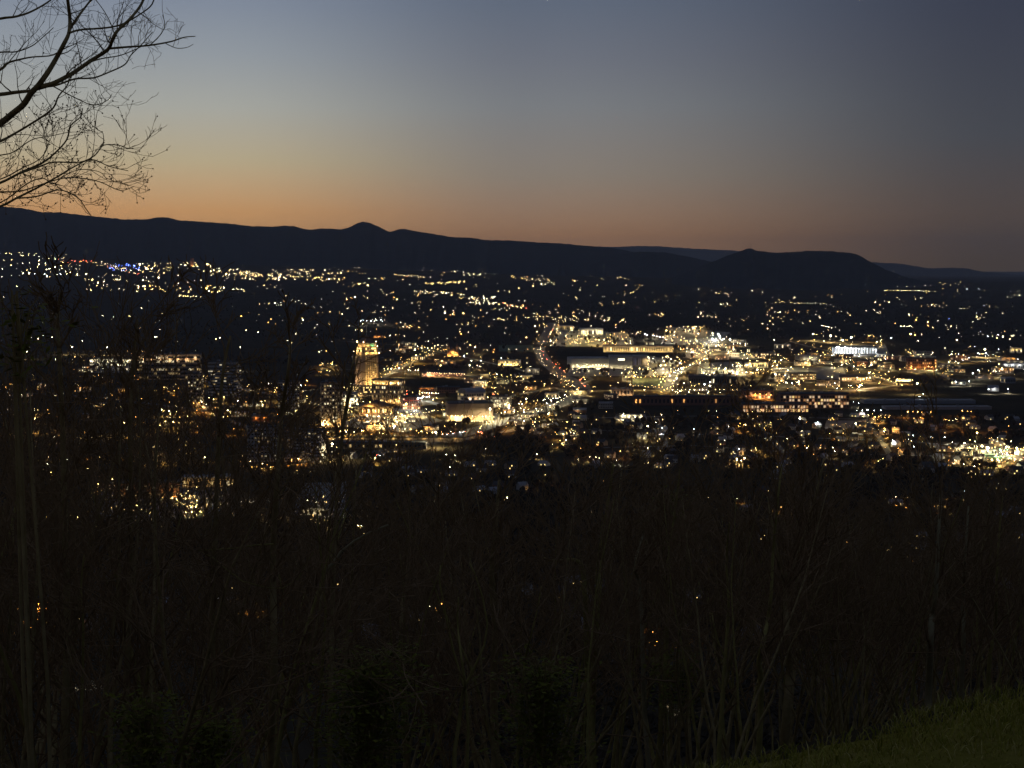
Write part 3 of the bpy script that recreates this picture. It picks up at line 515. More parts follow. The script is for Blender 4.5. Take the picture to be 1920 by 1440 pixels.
# west of the tower, behind the trees
B('civic_block', 'wide civic block with warm lit upper floors behind bare trees', 245, 372, 712, 664, 40, 6, 6, 24, .35, 'tan', 'dark', WARM, .7, True, lamps=[(8, PEACH, .45, .8, 4)])
B('striped_block', 'grey office slab with thin dim floor bands behind bare trees', 392, 446, 742, 678, 30, -8, 10, 12, .25, 'concrete', 'dark', WARM, .5, True, hf=.3)
B('office_block', 'narrow office block with tall lit stair windows behind bare trees', 352, 378, 760, 700, 24, 4, 10, 5, .6, 'tan', 'dark', WARM, .7)
B('hillside_flats', 'stepped apartment block with stacked lit windows behind the thicket', 462, 520, 866, 800, 24, 12, 9, 10, .3, 'concrete', 'dark', WARM, .45, hf=.4)
B('balcony_flats', 'apartment block with close rows of lit balconies beside the flats', 535, 604, 866, 806, 24, -10, 9, 12, .3, 'concrete', 'dark', WARM, .45, hf=.4, wf=.7)
B('slab_block', 'slab block with bright yellow end wall beside the tower', 600, 640, 800, 716, 28, 10, 12, 8, .5, 'tan', 'dark', WARM, .7, lamps=[(4, WARM, .4, .1, 5)])
B('slab_block', 'plain dark slab block between the flats and the civic block', 520, 560, 770, 715, 28, 6, 10, 9, .25, 'concrete', 'dark', WARM, 1.0)
B('office_block', 'low block with one long cold strip of lamps', 168, 244, 688, 672, 30, 4, 2, 18, .6, 'pale', 'dark', WHITE, 1.8, lamps=[(8, WHITE, .4, .7, 3)])
B('mill', 'long mill hall with yellow lit yard under the thicket', 215, 330, 935, 905, 26, 10, 2, 14, .3, 'brick', 'dark', WARM, .7, lamps=[(6, WARM, .26, .4, 4)])
B('mill_annex', 'smaller mill annex with a bright yellow side', 340, 440, 915, 895, 22, 6, 1, 10, .5, 'tan', 'pale', WARM, .7, lamps=[(5, WARM, .26, .5, 4)])
B('store', 'store lit by one strong lamp under the thicket', 566, 612, 968, 952, 16, -6, 1, 6, .6, 'pale', 'dark', WARM, 1.6)
B('monument_tower', 'slim floodlit tower standing in the far town', 357, 362, 500, 484, 30, 0, 8, 2, .3, 'brick', 'dark', ORANGE, 1.0, lamps=[(1, ORANGE, 1.2, .1, 18)], cat='tower')
B('hall', 'far hall glowing orange above the suburbs behind the tower', 700, 716, 634, 629, 40, 0, 1, 8, .5, 'brick', 'dark', ORANGE, 2, lamps=[(3, ORANGE, .6, .5, 6)])
# filler blocks between the streets
rr = random.Random(21)
kinds = [('warehouse', 'flat-roofed warehouse'), ('shop_block', 'low shop block'), ('office_building', 'plain office building'), ('garage', 'flat garage hall')]
wcol = {'brick': 'brick', 'concrete': 'grey concrete', 'pale': 'pale', 'tan': 'tan', 'dark': 'dark', 'metal': 'grey metal'}
zones = [((880, 700, 1000, 735), 'below the church'), ((1030, 775, 1150, 735), 'beside the interstate'), ((1390, 640, 1600, 700), 'east of the arena'), ((1600, 665, 1760, 700), 'near the old mill'), ((1760, 660, 1920, 720), 'at the eastern edge'), ((640, 650, 840, 690), 'behind the tower'), ((0, 690, 240, 790), 'among the bare western trees'), ((380, 740, 640, 800), 'in front of the western slabs'), ((1210, 640, 1400, 680), 'among the bright lots'), ((900, 775, 1010, 800), 'beside the theatre'), ((660, 780, 840, 815), 'below the market hall')]
for (zx0, zy0, zx1, zy1), zn in zones:
    for k in range(9):
        for t in range(12):
            x = rr.uniform(zx0, zx1); y = rr.uniform(min(zy0, zy1), max(zy0, zy1)); p = ground_at(x, y)
            if all((p.x - a) ** 2 + (p.y - b) ** 2 > 70 ** 2 for a, b in BXY): break
        else: continue
        ww = rr.uniform(14, 34); nm, lb = rr.choice(kinds); wl = rr.choice(list(WALL)); rf = rr.choice(['dark', 'pale', 'dark'])
        hh = rr.uniform(5, 11); fl = rr.choice([1, 2, 3])
        B(nm, f'{wcol[wl]} {lb} with {"pale" if rf == "pale" else "dark"} roof {zn}', x - ww / 2, x + ww / 2, y, y - hh, rr.uniform(18, 34), rr.uniform(-18, 18), fl, int(ww / 3), rr.uniform(.1, .5), wl, rf, rr.choice([WARM, WHITE, PEACH]), 1.3, lamps=[(rr.choice([1, 2, 3]), rr.choice([WARM, WHITE, ORANGE]), .3, .7, 3)] if rr.random() < .6 else (), group=f'{lb}s {zn}')

# the tower
def ring(wd, ch): a = wd / 2; return [(-a + ch, -a), (a - ch, -a), (a, -a + ch), (a, a - ch), (a - ch, a), (-a + ch, a), (-a, a - ch), (-a, -a + ch)]
b = ground_at(686, 742); pxm = b.y / FOC; TH = (742 - 648) * pxm; TW = 36.0
tw = thing('office_tower', 'tall floodlit office tower with pyramid roof, green crown light and spire', 'skyscraper', (b.x, b.y + 22, b.z), R(33))
mb = MB(); mb.prism(ring(62, 6), -.3, 19.0); mb.prism(ring(64, 6), 19.0, 20.0); pod = mb.build('podium', WALL['tan'], tw)
mb = MB(); mb.prism(ring(TW, 5), 20.0, TH - 14); shaft = mb.build('shaft', WALL['tan'], tw)
mb = MB(); mb.prism(ring(TW + 1.6, 5), TH - 14, TH - 12.6); mb.prism(ring(TW - 2, 5), TH - 12.6, TH - 3); mb.prism(ring(TW - .4, 5), TH - 3, TH - 1.6); mb.prism(ring(TW - 7, 4), TH - 1.6, TH + 4.5); mb.prism(ring(TW - 5.8, 4), TH + 4.5, TH + 5.3); crown = mb.build('crown', WALL['tan'], tw)
mb = MB(); mb.cone(ring(TW - 6.4, 4), TH + 5.3, (0, 0, TH + 20.5)); mb.build('pyramid_roof', ROOF['copper'], tw)
mb = MB(); mb.tube([(0, 0, TH + 19.5), (0, 0, TH + 28), (0, 0, TH + 38)], [.6, .4, .18], 6); mb.build('spire', mat('spire_metal', (.4, .42, .36), .4), tw)
pier = MB(); pier.box(-.75, .75, -.9, 0, 20, TH - 14); pm = pier.mesh('pier', WALL['tan'])
for f in range(4):
    for k in range(6):
        q = bpy.data.objects.new('pier', pm); COL.objects.link(q); q.parent = tw; a = math.pi / 2 * f; lx = -11.5 + 23.0 * k / 5; q.rotation_euler.z = a
        q.location = (lx * math.cos(a) + (TW / 2) * math.sin(a), lx * math.sin(a) - (TW / 2) * math.cos(a), 0)
def tower_windows(par, wd, z0, z1, fl, n, lit, c, s, inset=6):
    mb = MB(); r2 = random.Random(5); fh = (z1 - z0) / fl
    for f in range(4):
        a = math.pi / 2 * f; ca, sa = math.cos(a), math.sin(a); tr = lambda x, y: (x * ca - y * sa, x * sa + y * ca)
        for i in range(fl):
            for k in range(n):
                x0 = -wd / 2 + inset + (wd - 2 * inset) * (k + .14) / n; x1 = x0 + (wd - 2 * inset) / n * .72; y = -wd / 2 - .06
                A, B_ = tr(x0, y), tr(x1, y); za = z0 + fh * (i + .22); zb = z0 + fh * (i + .8)
                mb.quad((*A, za), (*B_, za), (*B_, zb), (*A, zb), 1 if r2.random() < lit else 0)
    q = mb.build('windows', [GLASS, win_mat(c, s)], par); q['kind'] = 'stuff'
tower_windows(shaft, TW, 21, TH - 14, 17, 10, .10, WARM, 1.2)
tower_windows(crown, TW - 2, TH - 12.4, TH - 3.2, 2, 7, .55, WARM, 3.0)
tower_windows(pod, 62, 2, 18.5, 4, 16, .5, WARM, 2.2, 7)
for f in (0, 1, 3):          # uplights round the tower
    a = math.pi / 2 * f; ca, sa = math.cos(a), math.sin(a)
    for k in range(5):
        lx = -11 + 5.5 * k
        for (dy, z, c, r) in ((TW / 2 + 11, 20.6, WARM if f != 3 else PEACH, 1.0 if f == 0 else .72), (TW / 2 + 3.2, TH - 15.4, WARM, .5)):
            wall_lamp(tw, lx * ca + dy * sa, lx * sa - dy * ca, z, c, r, (-sa, ca, 1.9 if z < 30 else .9))
    for k in range(4): wall_lamp(tw, (-12 + 8 * k) * ca + 16.6 * sa, (-12 + 8 * k) * sa - 16.6 * ca, TH - 1.0, (WARM, WARM, GREEN, PEACH)[k] if f != 3 else WARM, .30, (-sa, ca, .5))
for sx_, sy_ in ((-1, -1), (1, -1), (-1, 1), (1, 1)): wall_lamp(tw, sx_ * 13.4, sy_ * 13.4, TH + 6.4, PEACH, .34, (-sx_, -sy_, .9)); mb = MB(); mb.octa((sx_ * 13.4, sy_ * 13.4, TH + 7.2), .7); mb.build('beacon', bulb_mat(PEACH), tw)
KEEP.append((b.x, b.y + 22, 50))
# the church
b = ground_at(848, 668); s_ = b.y / FOC * .5
ch = thing('church', 'orange floodlit church with twin spires on a low hill', 'church', (b.x, b.y + 16, b.z - .2), R(6))
mb = MB(); mb.box(-9, 9, -10, 38, 0, 15); mb.build('nave', WALL['tan'], ch)
mb = MB(); n = 0; mb.v = [(-9.6, -10.6, 14.8), (9.6, -10.6, 14.8), (0, -10.6, 24), (-9.6, 38.6, 14.8), (9.6, 38.6, 14.8), (0, 38.6, 24)]
for q in ((0, 1, 2), (0, 2, 5, 3), (1, 4, 5, 2), (3, 5, 4)): mb.face(q)
mb.build('roof', ROOF['shingle'], ch)
for sx_ in (-1, 1):
    mb = MB(); cx = sx_ * 12.2; mb.box(cx - 3.2, cx + 3.2, -13, -6.6, 0, 25); mb.box(cx - 3.7, cx + 3.7, -13.5, -6.1, 25, 26); t_ = mb.build('bell_tower', WALL['tan'], ch)
    mb = MB(); mb.cone([(cx - 3, -12.8), (cx + 3, -12.8), (cx + 3, -6.8), (cx - 3, -6.8)], 26, (cx, -9.8, 41 if sx_ < 0 else 38)); mb.build('spire', ROOF['copper'], t_)
    mb = MB(); mb.quad((cx - 1, -13.06, 12), (cx + 1, -13.06, 12), (cx + 1, -13.06, 21), (cx - 1, -13.06, 21)); mb.build('louvre_window', GLASS, t_)
mb = MB(); mb.v = [(4 * math.cos(a * math.pi / 6), -10.08, 11 + 4 * math.sin(a * math.pi / 6)) for a in range(12)]; mb.face(range(12)); mb.build('rose_window', win_mat(ORANGE, 1.5), ch)
mb = MB(); mb.quad((-2, -10.08, 0), (2, -10.08, 0), (2, -10.08, 5), (-2, -10.08, 5)); mb.build('door', WALL['dark'], ch)
for x in (-14, -8, 0, 8, 14): wall_lamp(ch, x, -20, 1.2, ORANGE, .62, (-x * .03, 1, .9))
KEEP.append((b.x, b.y + 20, 40))
# mast group on the near mountain
for px_, h in ((1402, 34), (1407, 44), (1424, 26)):
    p = at_depth(px_, lerp_tab(px_, [(1392, 470), (1405, 467), (1420, 470), (1460, 474)]), 10400); p.z -= 4
    o = thing('radio_mast', f'{["middle-sized", "tallest", "shortest"][[34, 44, 26].index(h)]} of three thin radio masts on the flat-topped mountain', 'mast', p)
    mb = MB(); mb.tube([(0, 0, 0), (0, 0, h)], [1.3, .8], 4); mb.build('lattice', mat('spire_metal', (.4, .4, .4)), o); mb = MB(); mb.box(-2.5, 2.5, -.4, .4, h * .72, h * .80, bottom=True); mb.build('antenna', mat('spire_metal', (.4, .4, .4)), o)

# ------------------------------------------------------------------ houses
rr = random.Random(4)
def house_proto(W, D, H, wall, roof, litwins):
    o = thing('house', 'x', 'house', (0, 0, 0)); e = .5
    mb = MB(); mb.box(-W / 2, W / 2, -D / 2, D / 2, 0, H)
    n = len(mb.v); mb.v += [(-W / 2, -D / 2, H), (-W / 2, D / 2, H), (-W / 2, 0, H + D * .36), (W / 2, -D / 2, H), (W / 2, D / 2, H), (W / 2, 0, H + D * .36)]; mb.face((n, n + 2, n + 1)); mb.face((n + 3, n + 4, n + 5)); mb.build('wall', wall, o)
    mb = MB(); h2 = H + D * .36 + .15
    for s in (-1, 1):
        mb.quad((-W / 2 - e, s * (D / 2 + e), H - .25), (W / 2 + e, s * (D / 2 + e), H - .25), (W / 2 + e, 0, h2), (-W / 2 - e, 0, h2)); mb.quad((-W / 2 - e, s * (D / 2 + e), H - .45), (W / 2 + e, s * (D / 2 + e), H - .45), (W / 2 + e, 0, h2 - .2), (-W / 2 - e, 0, h2 - .2))
    rf = mb.build('roof', roof, o); mb = MB(); mb.box(W * .2, W * .2 + .8, .6, 1.4, H, h2 + 1.1); mb.build('chimney', WALL['brick'], rf)
    wm = {}
    for on in (0, 1):
        mb = MB(); mb.box(-.6, .6, -.06, 0, 0, 1.5, bottom=True); wm[on] = mb.mesh('window', win_mat(WARM, 3.0) if on else GLASS)
    k = 0
    for fl in range(max(1, int(H / 2.9))):
        for i in range(int(W / 3)):
            q = bpy.data.objects.new('window', wm[1 if k in litwins else 0]); COL.objects.link(q); q.parent = o; q.location = (-W / 2 + 1.6 + i * 3, -D / 2 - .003, .9 + fl * 2.8); k += 1
    mb = MB(); mb.box(-W / 2 + .4, W * .1, -D / 2 - 2.2, -D / 2 - .02, 2.4, 2.6, bottom=True); mb.tube([(-W / 2 + .6, -D / 2 - 2, 0), (-W / 2 + .6, -D / 2 - 2, 2.4)], [.1, .1], 4); mb.tube([(W * .1 - .2, -D / 2 - 2, 0), (W * .1 - .2, -D / 2 - 2, 2.4)], [.1, .1], 4); mb.build('porch', wall, o)
    return o
HP = [(house_proto(12, 9, 5.6, WALL['pale'], ROOF['shingle'], {1}), 'white two-storey house'), (house_proto(11, 8.5, 3.2, WALL['brick'], ROOF['shingle'], {2}), 'small brick house'), (house_proto(14, 9, 5.8, WALL['tan'], ROOF['dark'], {0, 5}), 'tan two-storey house'), (house_proto(10, 9, 5.6, WALL['concrete'], ROOF['pale'], set()), 'grey unlit house'), (house_proto(13, 8, 3.2, WALL['pale'], ROOF['pale'], {1, 3}), 'low pale house')]
used = set(); nh = 0
HZONES = [((1000, 778, 1400, 880), 60, 'on the streets below the workshops'), ((1400, 778, 1920, 890), 90, 'on the streets below the rail yard'), ((1400, 890, 1920, 1120), 26, 'at the foot of the wooded hill'), ((640, 855, 1000, 930), 24, 'between the railway and the hill'), ((60, 1080, 1500, 1200), 22, 'under the bare hillside trees')]
hx = []
for (x0, y0, x1, y1), n, zn in HZONES:
    for k in range(n):
        for t in range(10):
            x, y = rr.uniform(x0, x1), rr.uniform(y0, y1); p = ground_at(x, y)
            if hz(p.x, p.y) < 60 and all((p.x - a) ** 2 + (p.y - b) ** 2 > 16 ** 2 for a, b in hx) and all((p.x - a) ** 2 + (p.y - b) ** 2 > (r * .8 + 6) ** 2 for a, b, r in KEEP[:400]): break
        else: continue
        i = rr.randrange(len(HP)); o = HP[i][0]
        if i in used: o = copy_tree(o)
        used.add(i); o.location = (p.x, p.y, hz(p.x, p.y) - .2); o.rotation_euler.z = rr.uniform(-.9, .9); hx.append((p.x, p.y)); KEEP.append((p.x, p.y, 11))
        lit = {0: 'one lit window', 1: 'one lit window', 2: 'two lit windows', 3: 'dark windows', 4: 'two lit windows'}[i]
        tag(o, f'{HP[i][1]} with {lit} {zn}', 'house', f'{HP[i][1]}s {zn}')

# ------------------------------------------------------------------ cars
def car_proto(paint, head):
    o = thing('car', 'x', 'car', (0, 0, 0)); mb = MB(); n = 0
    prof = [(-2.2, .35), (-2.2, .85), (-1.5, 1.0), (-.9, 1.45), (.6, 1.45), (1.2, 1.0), (2.15, .85), (2.2, .35)]
    k = len(prof); mb.v = [(x, -.85, z) for x, z in prof] + [(x, .85, z) for x, z in prof]
    for i in range(k): j = (i + 1) % k; mb.face((i, j, j + k, i + k))
    mb.face(range(k)); mb.face(range(2 * k - 1, k - 1, -1)); mb.build('body', paint, o)
    for x in (-1.35, 1.35):
        for y in (-.85, .85):
            mb = MB(); mb.tube([(x, y - .1, .33), (x, y + .1, .33)], [.33, .33], 8); mb.build('wheel', mat('tyre_rubber', (.02, .02, .02)), o)
    for y in (-.6, .6):
        mb = MB(); mb.octa((2.25, y, .7), .22); mb.build('headlight', mat('headlight_glow', (.8, .8, .8), emit=LC[COOL], strength=260, sampling='FRONT'), o)
        mb = MB(); mb.octa((-2.25, y, .8), .24); mb.build('taillight', mat('taillight_glow', (.8, .1, .1), emit=LC[RED], strength=110, sampling='NONE'), o)
    return o
CP = [car_proto(mat('dark_car_paint', (.03, .03, .035), .3, spec=.5), 1), car_proto(mat('silver_car_paint', (.4, .4, .4), .3, spec=.5), 1)]
lanes = [([(1032, 620), (1016, 645)], 3, 1, 'on the interstate beyond the arena'), ([(1010, 655), (1022, 680)], 5, 1, 'on the interstate bend'), ([(1026, 678), (1058, 702)], 4, 1, 'on the interstate curve by the ramp'), ([(1082, 708), (1092, 735)], 5, 1, 'on the interstate under the overpass'), ([(1085, 735), (1005, 770)], 6, 0, 'on the interstate rolling towards the hill'), ([(908, 738), (936, 748)], 7, 1, 'on the street behind the white block'), ([(888, 812), (918, 824)], 8, 1, 'queueing on the avenue by the railway'), ([(840, 818), (885, 812)], 4, 0, 'on the avenue by the railway'), ([(1865, 852), (1918, 864)], 7, 1, 'waiting at the crossing'), ([(1290, 690), (1262, 706)], 4, 0, 'on the avenue to the ramp'), ([(750, 730), (760, 742)], 3, 1, 'by the red shopfront'), ([(690, 852), (735, 858)], 3, 0, 'below the railway wall')]
cu = set()
for path, n, away_, zn in lanes:
    a, b = (ground_at(*p) for p in path); d = (b - a); ang = math.atan2(d.y, d.x)
    if (math.sin(ang) > 0) != bool(away_): ang += math.pi
    for k in range(n):
        p = a.lerp(b, (k + rr.uniform(.1, .9)) / n); i = rr.randrange(2); o = CP[i]
        if i in cu: o = copy_tree(o)
        cu.add(i); side = Vector((-math.sin(ang), math.cos(ang), 0)) * -rr.choice((4.5, 8)); p = p + side
        o.location = (p.x, p.y, hz(p.x, p.y) + lift[0] + .02); o.rotation_euler.z = ang
        nm = 'dark car' if i == 0 else 'silver car'
        tag(o, f'{nm} with {"red tail lights" if away_ else "white headlights"} {zn}', 'car', f'{nm}s {zn}')

# ------------------------------------------------------------------ valley trees, too many and too far to count
rr = random.Random(9); mb = MB(); grid = {}
for a, b, r in KEEP:
    for i in range(int((a - r) // 12), int((a + r) // 12) + 1):
        for j in range(int((b - r) // 12), int((b + r) // 12) + 1): grid[(i, j)] = 1
vn1, vn2 = smoothnoise(31), smoothnoise(32)
cnt = 0
while cnt < 9000:
    Y = math.exp(rr.uniform(math.log(480), math.log(7600))); X = rr.uniform(-.40, .40) * Y
    if vn1(X * .006) + vn2(Y * .007 + X * .003) < -.25 + (.5 if 2300 < Y < 4700 else 0): continue
    if (int(X // 12), int(Y // 12)) in grid: continue
    z = hz(X, Y); r = rr.uniform(2.6, 5.2); h = r * rr.uniform(1.0, 1.7); n = len(mb.v); cnt += 1
    k = 6; ph = rr.uniform(0, 6)
    for lv, (rf, zf) in enumerate(((.35, .25), (1.0, .75), (.8, 1.35))):
        for i in range(k):
            q = r * rf * rr.uniform(.7, 1.25); a = ph + 2 * math.pi * i / k + lv * .5; mb.v.append((X + q * math.cos(a), Y + q * math.sin(a), z + h * zf * rr.uniform(.88, 1.12)))
    mb.v.append((X, Y, z + h * 1.75)); mb.v.append((X, Y, z - .3))
    for lv in range(2):
        for i in range(k): a = n + lv * k + i; c_ = n + lv * k + (i + 1) % k; mb.face((a, c_, c_ + k, a + k))
    for i in range(k): mb.face((n + 2 * k + i, n + 2 * k + (i + 1) % k, n + 3 * k)); mb.face((n + (i + 1) % k, n + i, n + 3 * k + 1))
tag(mb.build('valley_woods', mat('bare_wood_crowns', (.042, .031, .016), .95, noise=(.080, .058, .030), scale=.12, spec=0)), 'dark bare woods filling the valley between the streets', 'woods', kind='stuff')
# ------------------------------------------------------------------ air
hm = bpy.data.materials.new('evening_haze'); hm.use_nodes = True; t = hm.node_tree; t.nodes.remove(t.nodes['Principled BSDF'])
pv = t.nodes.new('ShaderNodeVolumePrincipled'); pv.inputs['Color'].default_value = (.86, .91, 1, 1); pv.inputs['Density'].default_value = 2.7e-5
t.links.new(pv.outputs[0], t.nodes['Material Output'].inputs['Volume'])
mb = MB(); mb.box(-45000, 45000, -400, 33500, -400, 960, bottom=True)
tag(mb.build('haze', hm), 'thin evening haze lying over the whole valley', 'haze', kind='stuff')

# ------------------------------------------------------------------ grass bank
rr = random.Random(12)
def crest_s(x, y): return (x - CREST_A[0]) * CREST_N[0] + (y - CREST_A[1]) * CREST_N[1]
mb = MB(); gx = [i * .12 - 3.0 for i in range(110)]; gy = [i * .12 - 2.0 for i in range(110)]; idx = {}
for j, y in enumerate(gy):
    for i, x in enumerate(gx):
        if crest_s(x, y) < .7:
            idx[(i, j)] = len(mb.v); mb.v.append((x, y, hz(x, y) + .02 + .02 * math.sin(x * 3.1) * math.sin(y * 2.7)))
for (i, j), a in idx.items():
    q = [idx.get(k) for k in ((i + 1, j), (i + 1, j + 1), (i, j + 1))]
    if None not in q: mb.face((a, *q))
tag(mb.build('lawn', mat('lawn_soil', (.15, .135, .02), .95, noise=(.23, .19, .04), scale=9, spec=0), smooth=True), kind='structure')
mb = MB()
for k in range(80000):
    x, y = rr.uniform(-.9, 4.2), rr.uniform(2.6, 7.4)
    s = crest_s(x, y)
    if s > .75 + .35 * math.sin(x * 5 + y) * rr.random(): continue
    z = hz(x, y) + .015; h = rr.uniform(.014, .04) * (1.8 if rr.random() < .08 else 1) * (rr.uniform(1, 1.7) if s > .3 and math.sin(x * 7.3) + math.sin(y * 9.1) > .6 else 1); a = rr.uniform(0, 6.28); lean = rr.uniform(.2, 1.1) * h; wd = rr.uniform(.0014, .0028)
    ca, sa = math.cos(a), math.sin(a); b = rr.uniform(0, 6.28); lx, ly = math.cos(b) * lean, math.sin(b) * lean; n = len(mb.v); m = rr.choice((0, 1, 1, 2))
    mb.v += [(x - ca * wd, y - sa * wd, z), (x + ca * wd, y + sa * wd, z), (x + lx * .4 + ca * wd * .8, y + ly * .4 + sa * wd * .8, z + h * .65), (x + lx * .4 - ca * wd * .8, y + ly * .4 - sa * wd * .8, z + h * .65), (x + lx, y + ly, z + h * .9)]
    mb.face((n, n + 1, n + 2, n + 3), m); mb.face((n + 3, n + 2, n + 4), m)
tag(mb.build('grass', [mat('grass_blade_green', (.21, .22, .018), .8), mat('grass_blade_olive', (.30, .27, .034), .8), mat('grass_blade_dry', (.42, .35, .10), .8)]), 'short rough grass with dry blades on the bank', 'grass', kind='stuff')

# ------------------------------------------------------------------ bare trees
BARK = mat('grey_brown_bark', (.22, .165, .062), .9, noise=(.43, .33, .14), scale=5, spec=.1, bump=.5)
TWIG = mat('brown_twig', (.19, .12, .052), .9, noise=(.32, .21, .10), scale=3, spec=.1)
PALE = mat('pale_weathered_bark', (.26, .22, .105), .9, noise=(.40, .34, .18), scale=6, spec=.1, bump=.4)
MOSS = mat('olive_bark', (.24, .205, .055), .9, noise=(.42, .35, .11), scale=5, spec=.1, bump=.5)
LEAF = mat('spring_leaf', (.12, .13, .008), .8, noise=(.19, .18, .014), scale=4)
UPV = Vector((0, 0, 1))
def rvec(r): return Vector((r.gauss(0, 1), r.gauss(0, 1), r.gauss(0, 1)))
def off(d, ang, r):
    o = d.cross(rvec(r))
    if o.length < 1e-4: o = d.orthogonal()
    o.normalize(); return (d * math.cos(ang) + o * math.sin(ang)).normalized()
def grow(mb, p, d, Ln, rad, lvl, r, P, tips=None):
    n = (7, 5, 4, 3, 3)[min(lvl, 4)]; pts_ = [p.copy()]; rd = [rad]; ds = [d]
    end = .30 if lvl < 3 else .25
    for i in range(n):
        d = (d + rvec(r) * P['wig'] * (1 if lvl else .35) + UPV * P['up'][min(lvl, 4)]).normalized(); p = p + d * (Ln / n); pts_.append(p.copy()); ds.append(d); rd.append(max(rad * (1 - (1 - end) * (i + 1) / n), P['rmin']))
    mb.tube(pts_, rd, (8, 6, 4, 3, 3)[min(lvl, 4)], cap=lvl < 3)
    if tips is not None and lvl >= 3: tips.append(pts_[-1])
    if lvl >= P['max']: return
    k = P['n'][lvl]
    for j in range(k):
        t = P['t0'][lvl] + (1 - P['t0'][lvl]) * (j + r.random()) / k; t = min(t, .999); f = t * n; i = int(f); q = pts_[i].lerp(pts_[i + 1], f - i); rq = rd[i] + (rd[i + 1] - rd[i]) * (f - i)
        grow(mb, q, off(ds[i + 1], r.uniform(*P['ang']), r), Ln * r.uniform(*P['len'][min(lvl, 3)]) * (1.15 - .45 * t), max(rq * r.uniform(.45, .7), P['rmin']), lvl + 1, r, P, tips)
TALL = dict(wig=.13, up=(.02, .09, .08, .06, .04), max=3, n=(10, 5, 4, 2), t0=(.58, .25, .2, .2), ang=(.4, .85), len=((.26, .42), (.4, .62), (.4, .65), (.4, .7)), rmin=.0055)
BUSHY = dict(wig=.16, up=(.01, .10, .08, .08, .05), max=3, n=(11, 5, 5, 2), t0=(.45, .2, .2, .2), ang=(.4, .85), len=((.28, .48), (.4, .62), (.4, .65), (.4, .7)), rmin=.0055)
SAPL = dict(wig=.12, up=(.02, .10, .08, .05, .04), max=3, n=(9, 5, 3), t0=(.48, .2, .2), ang=(.45, 1.0), len=((.22, .40), (.4, .65), (.4, .7), (.4, .7)), rmin=.005)
protos = []
def proto(seed, H, rad, P, stems=1, bark=BARK):
    r = random.Random(seed); tr, cr = MB(), MB()
    for s in range(stems):
        d = (UPV + Vector((r.uniform(-.14, .14), r.uniform(-.14, .14), 0)) * (2.2 if stems > 1 else 1)).normalized(); p = Vector((r.uniform(-.2, .2), r.uniform(-.2, .2), -.5)) if stems > 1 else Vector((0, 0, -.5)); n = 12; pts_ = [p]; rd = [rad * 1.25]
        hh = H * r.uniform(.8, 1.0) if stems > 1 else H
        for i in range(n):
            d = (d + Vector((r.gauss(0, .10), r.gauss(0, .10), .045))).normalized(); p = p + d * (hh / n); pts_.append(p); rd.append(rad * (1 - .86 * ((i + 1) / n) ** 1.1))
        tr.tube(pts_, rd, 8); k = P['n'][0]
        for j in range(k):
            t = P['t0'][0] + (1 - P['t0'][0]) * (j + r.random()) / k; f = min(t, .999) * n; i = int(f); q = pts_[i].lerp(pts_[i + 1], f - i); rq = rd[i]
            grow(cr, q, off((pts_[i + 1] - pts_[i]).normalized(), r.uniform(*P['ang']), r), hh * r.uniform(*P['len'][0]) * (1.2 - .75 * t), rq * r.uniform(.4, .65), 1, r, P)
    top_ = sorted(v[2] for v in cr.v)[-30]; return tr.mesh('trunk', bark, True), cr.mesh('crown', TWIG), top_
for k, (H, rad, P, st, bk, ds) in enumerate([(15, .11, TALL, 1, BARK, 'tall slender bare tree'), (15, .13, TALL, 1, MOSS, 'tall olive-barked bare tree'), (14, .085, TALL, 1, BARK, 'thin straight bare tree'), (13, .09, BUSHY, 1, BARK, 'bare tree with branches low on its trunk'), (12, .07, BUSHY, 2, BARK, 'bare tree with two stems'), (9, .05, SAPL, 1, MOSS, 'thin bare sapling'), (9, .045, SAPL, 3, BARK, 'bare sapling clump of three stems'), (14, .10, BUSHY, 1, MOSS, 'dense twiggy bare tree')]):
    protos.append((*proto(50 + k, H, rad, P, st, bk), ds))
TOP = [(-200, 530), (0, 550), (250, 590), (450, 640), (560, 720), (620, 830), (740, 840), (820, 825), (1000, 795), (1150, 810), (1300, 800), (1500, 820), (1920, 850), (2200, 850)]
def behind(px): return 'before the western lights' if px < 300 else 'before the western slabs' if px < 640 else 'below the railway wall' if px < 1000 else 'below the workshops' if px < 1400 else 'above the grass bank'
rr = random.Random(77); made = 0
for k in range(195):
    px = rr.uniform(-120, 2040); d = rr.choice((rr.uniform(13, 24), rr.uniform(18, 34), rr.uniform(24, 46), rr.uniform(30, 60)))
    if px > 1400 and d < 17: d += 8
    if px < 620 and k % 4 == 0: continue
    ty = lerp_tab(px, TOP) + abs(rr.gauss(0, 1)) * (80 if px > 640 else 140) + rr.uniform(-12, 25)
    top = at_depth(px, ty, d); X = top.x; zb = hz(X, d); H = top.z - zb
    if H < 3.5: continue
    i = rr.choice((5, 6)) if H < 8 else rr.choice((0, 1, 2, 3, 4, 7, 0, 2))
    sc_ = H / protos[i][2]
    if sc_ > 1.75: continue
    o = bpy.data.objects.new('bare_tree', None); COL.objects.link(o); o.location = (X, d, zb); o.rotation_euler = (rr.uniform(-.05, .05), rr.uniform(-.07, .07), rr.uniform(0, 6.28)); o.scale = (sc_ * rr.uniform(.85, 1.1),) * 2 + (sc_,)
    for nm, me in (('trunk', protos[i][0]), ('crown', protos[i][1])):
        c_ = bpy.data.objects.new(nm, me); COL.objects.link(c_); c_.parent = o
    tag(o, f'{protos[i][3]} {behind(px)}', 'tree', f'{protos[i][3]}, {behind(px)}'); made += 1
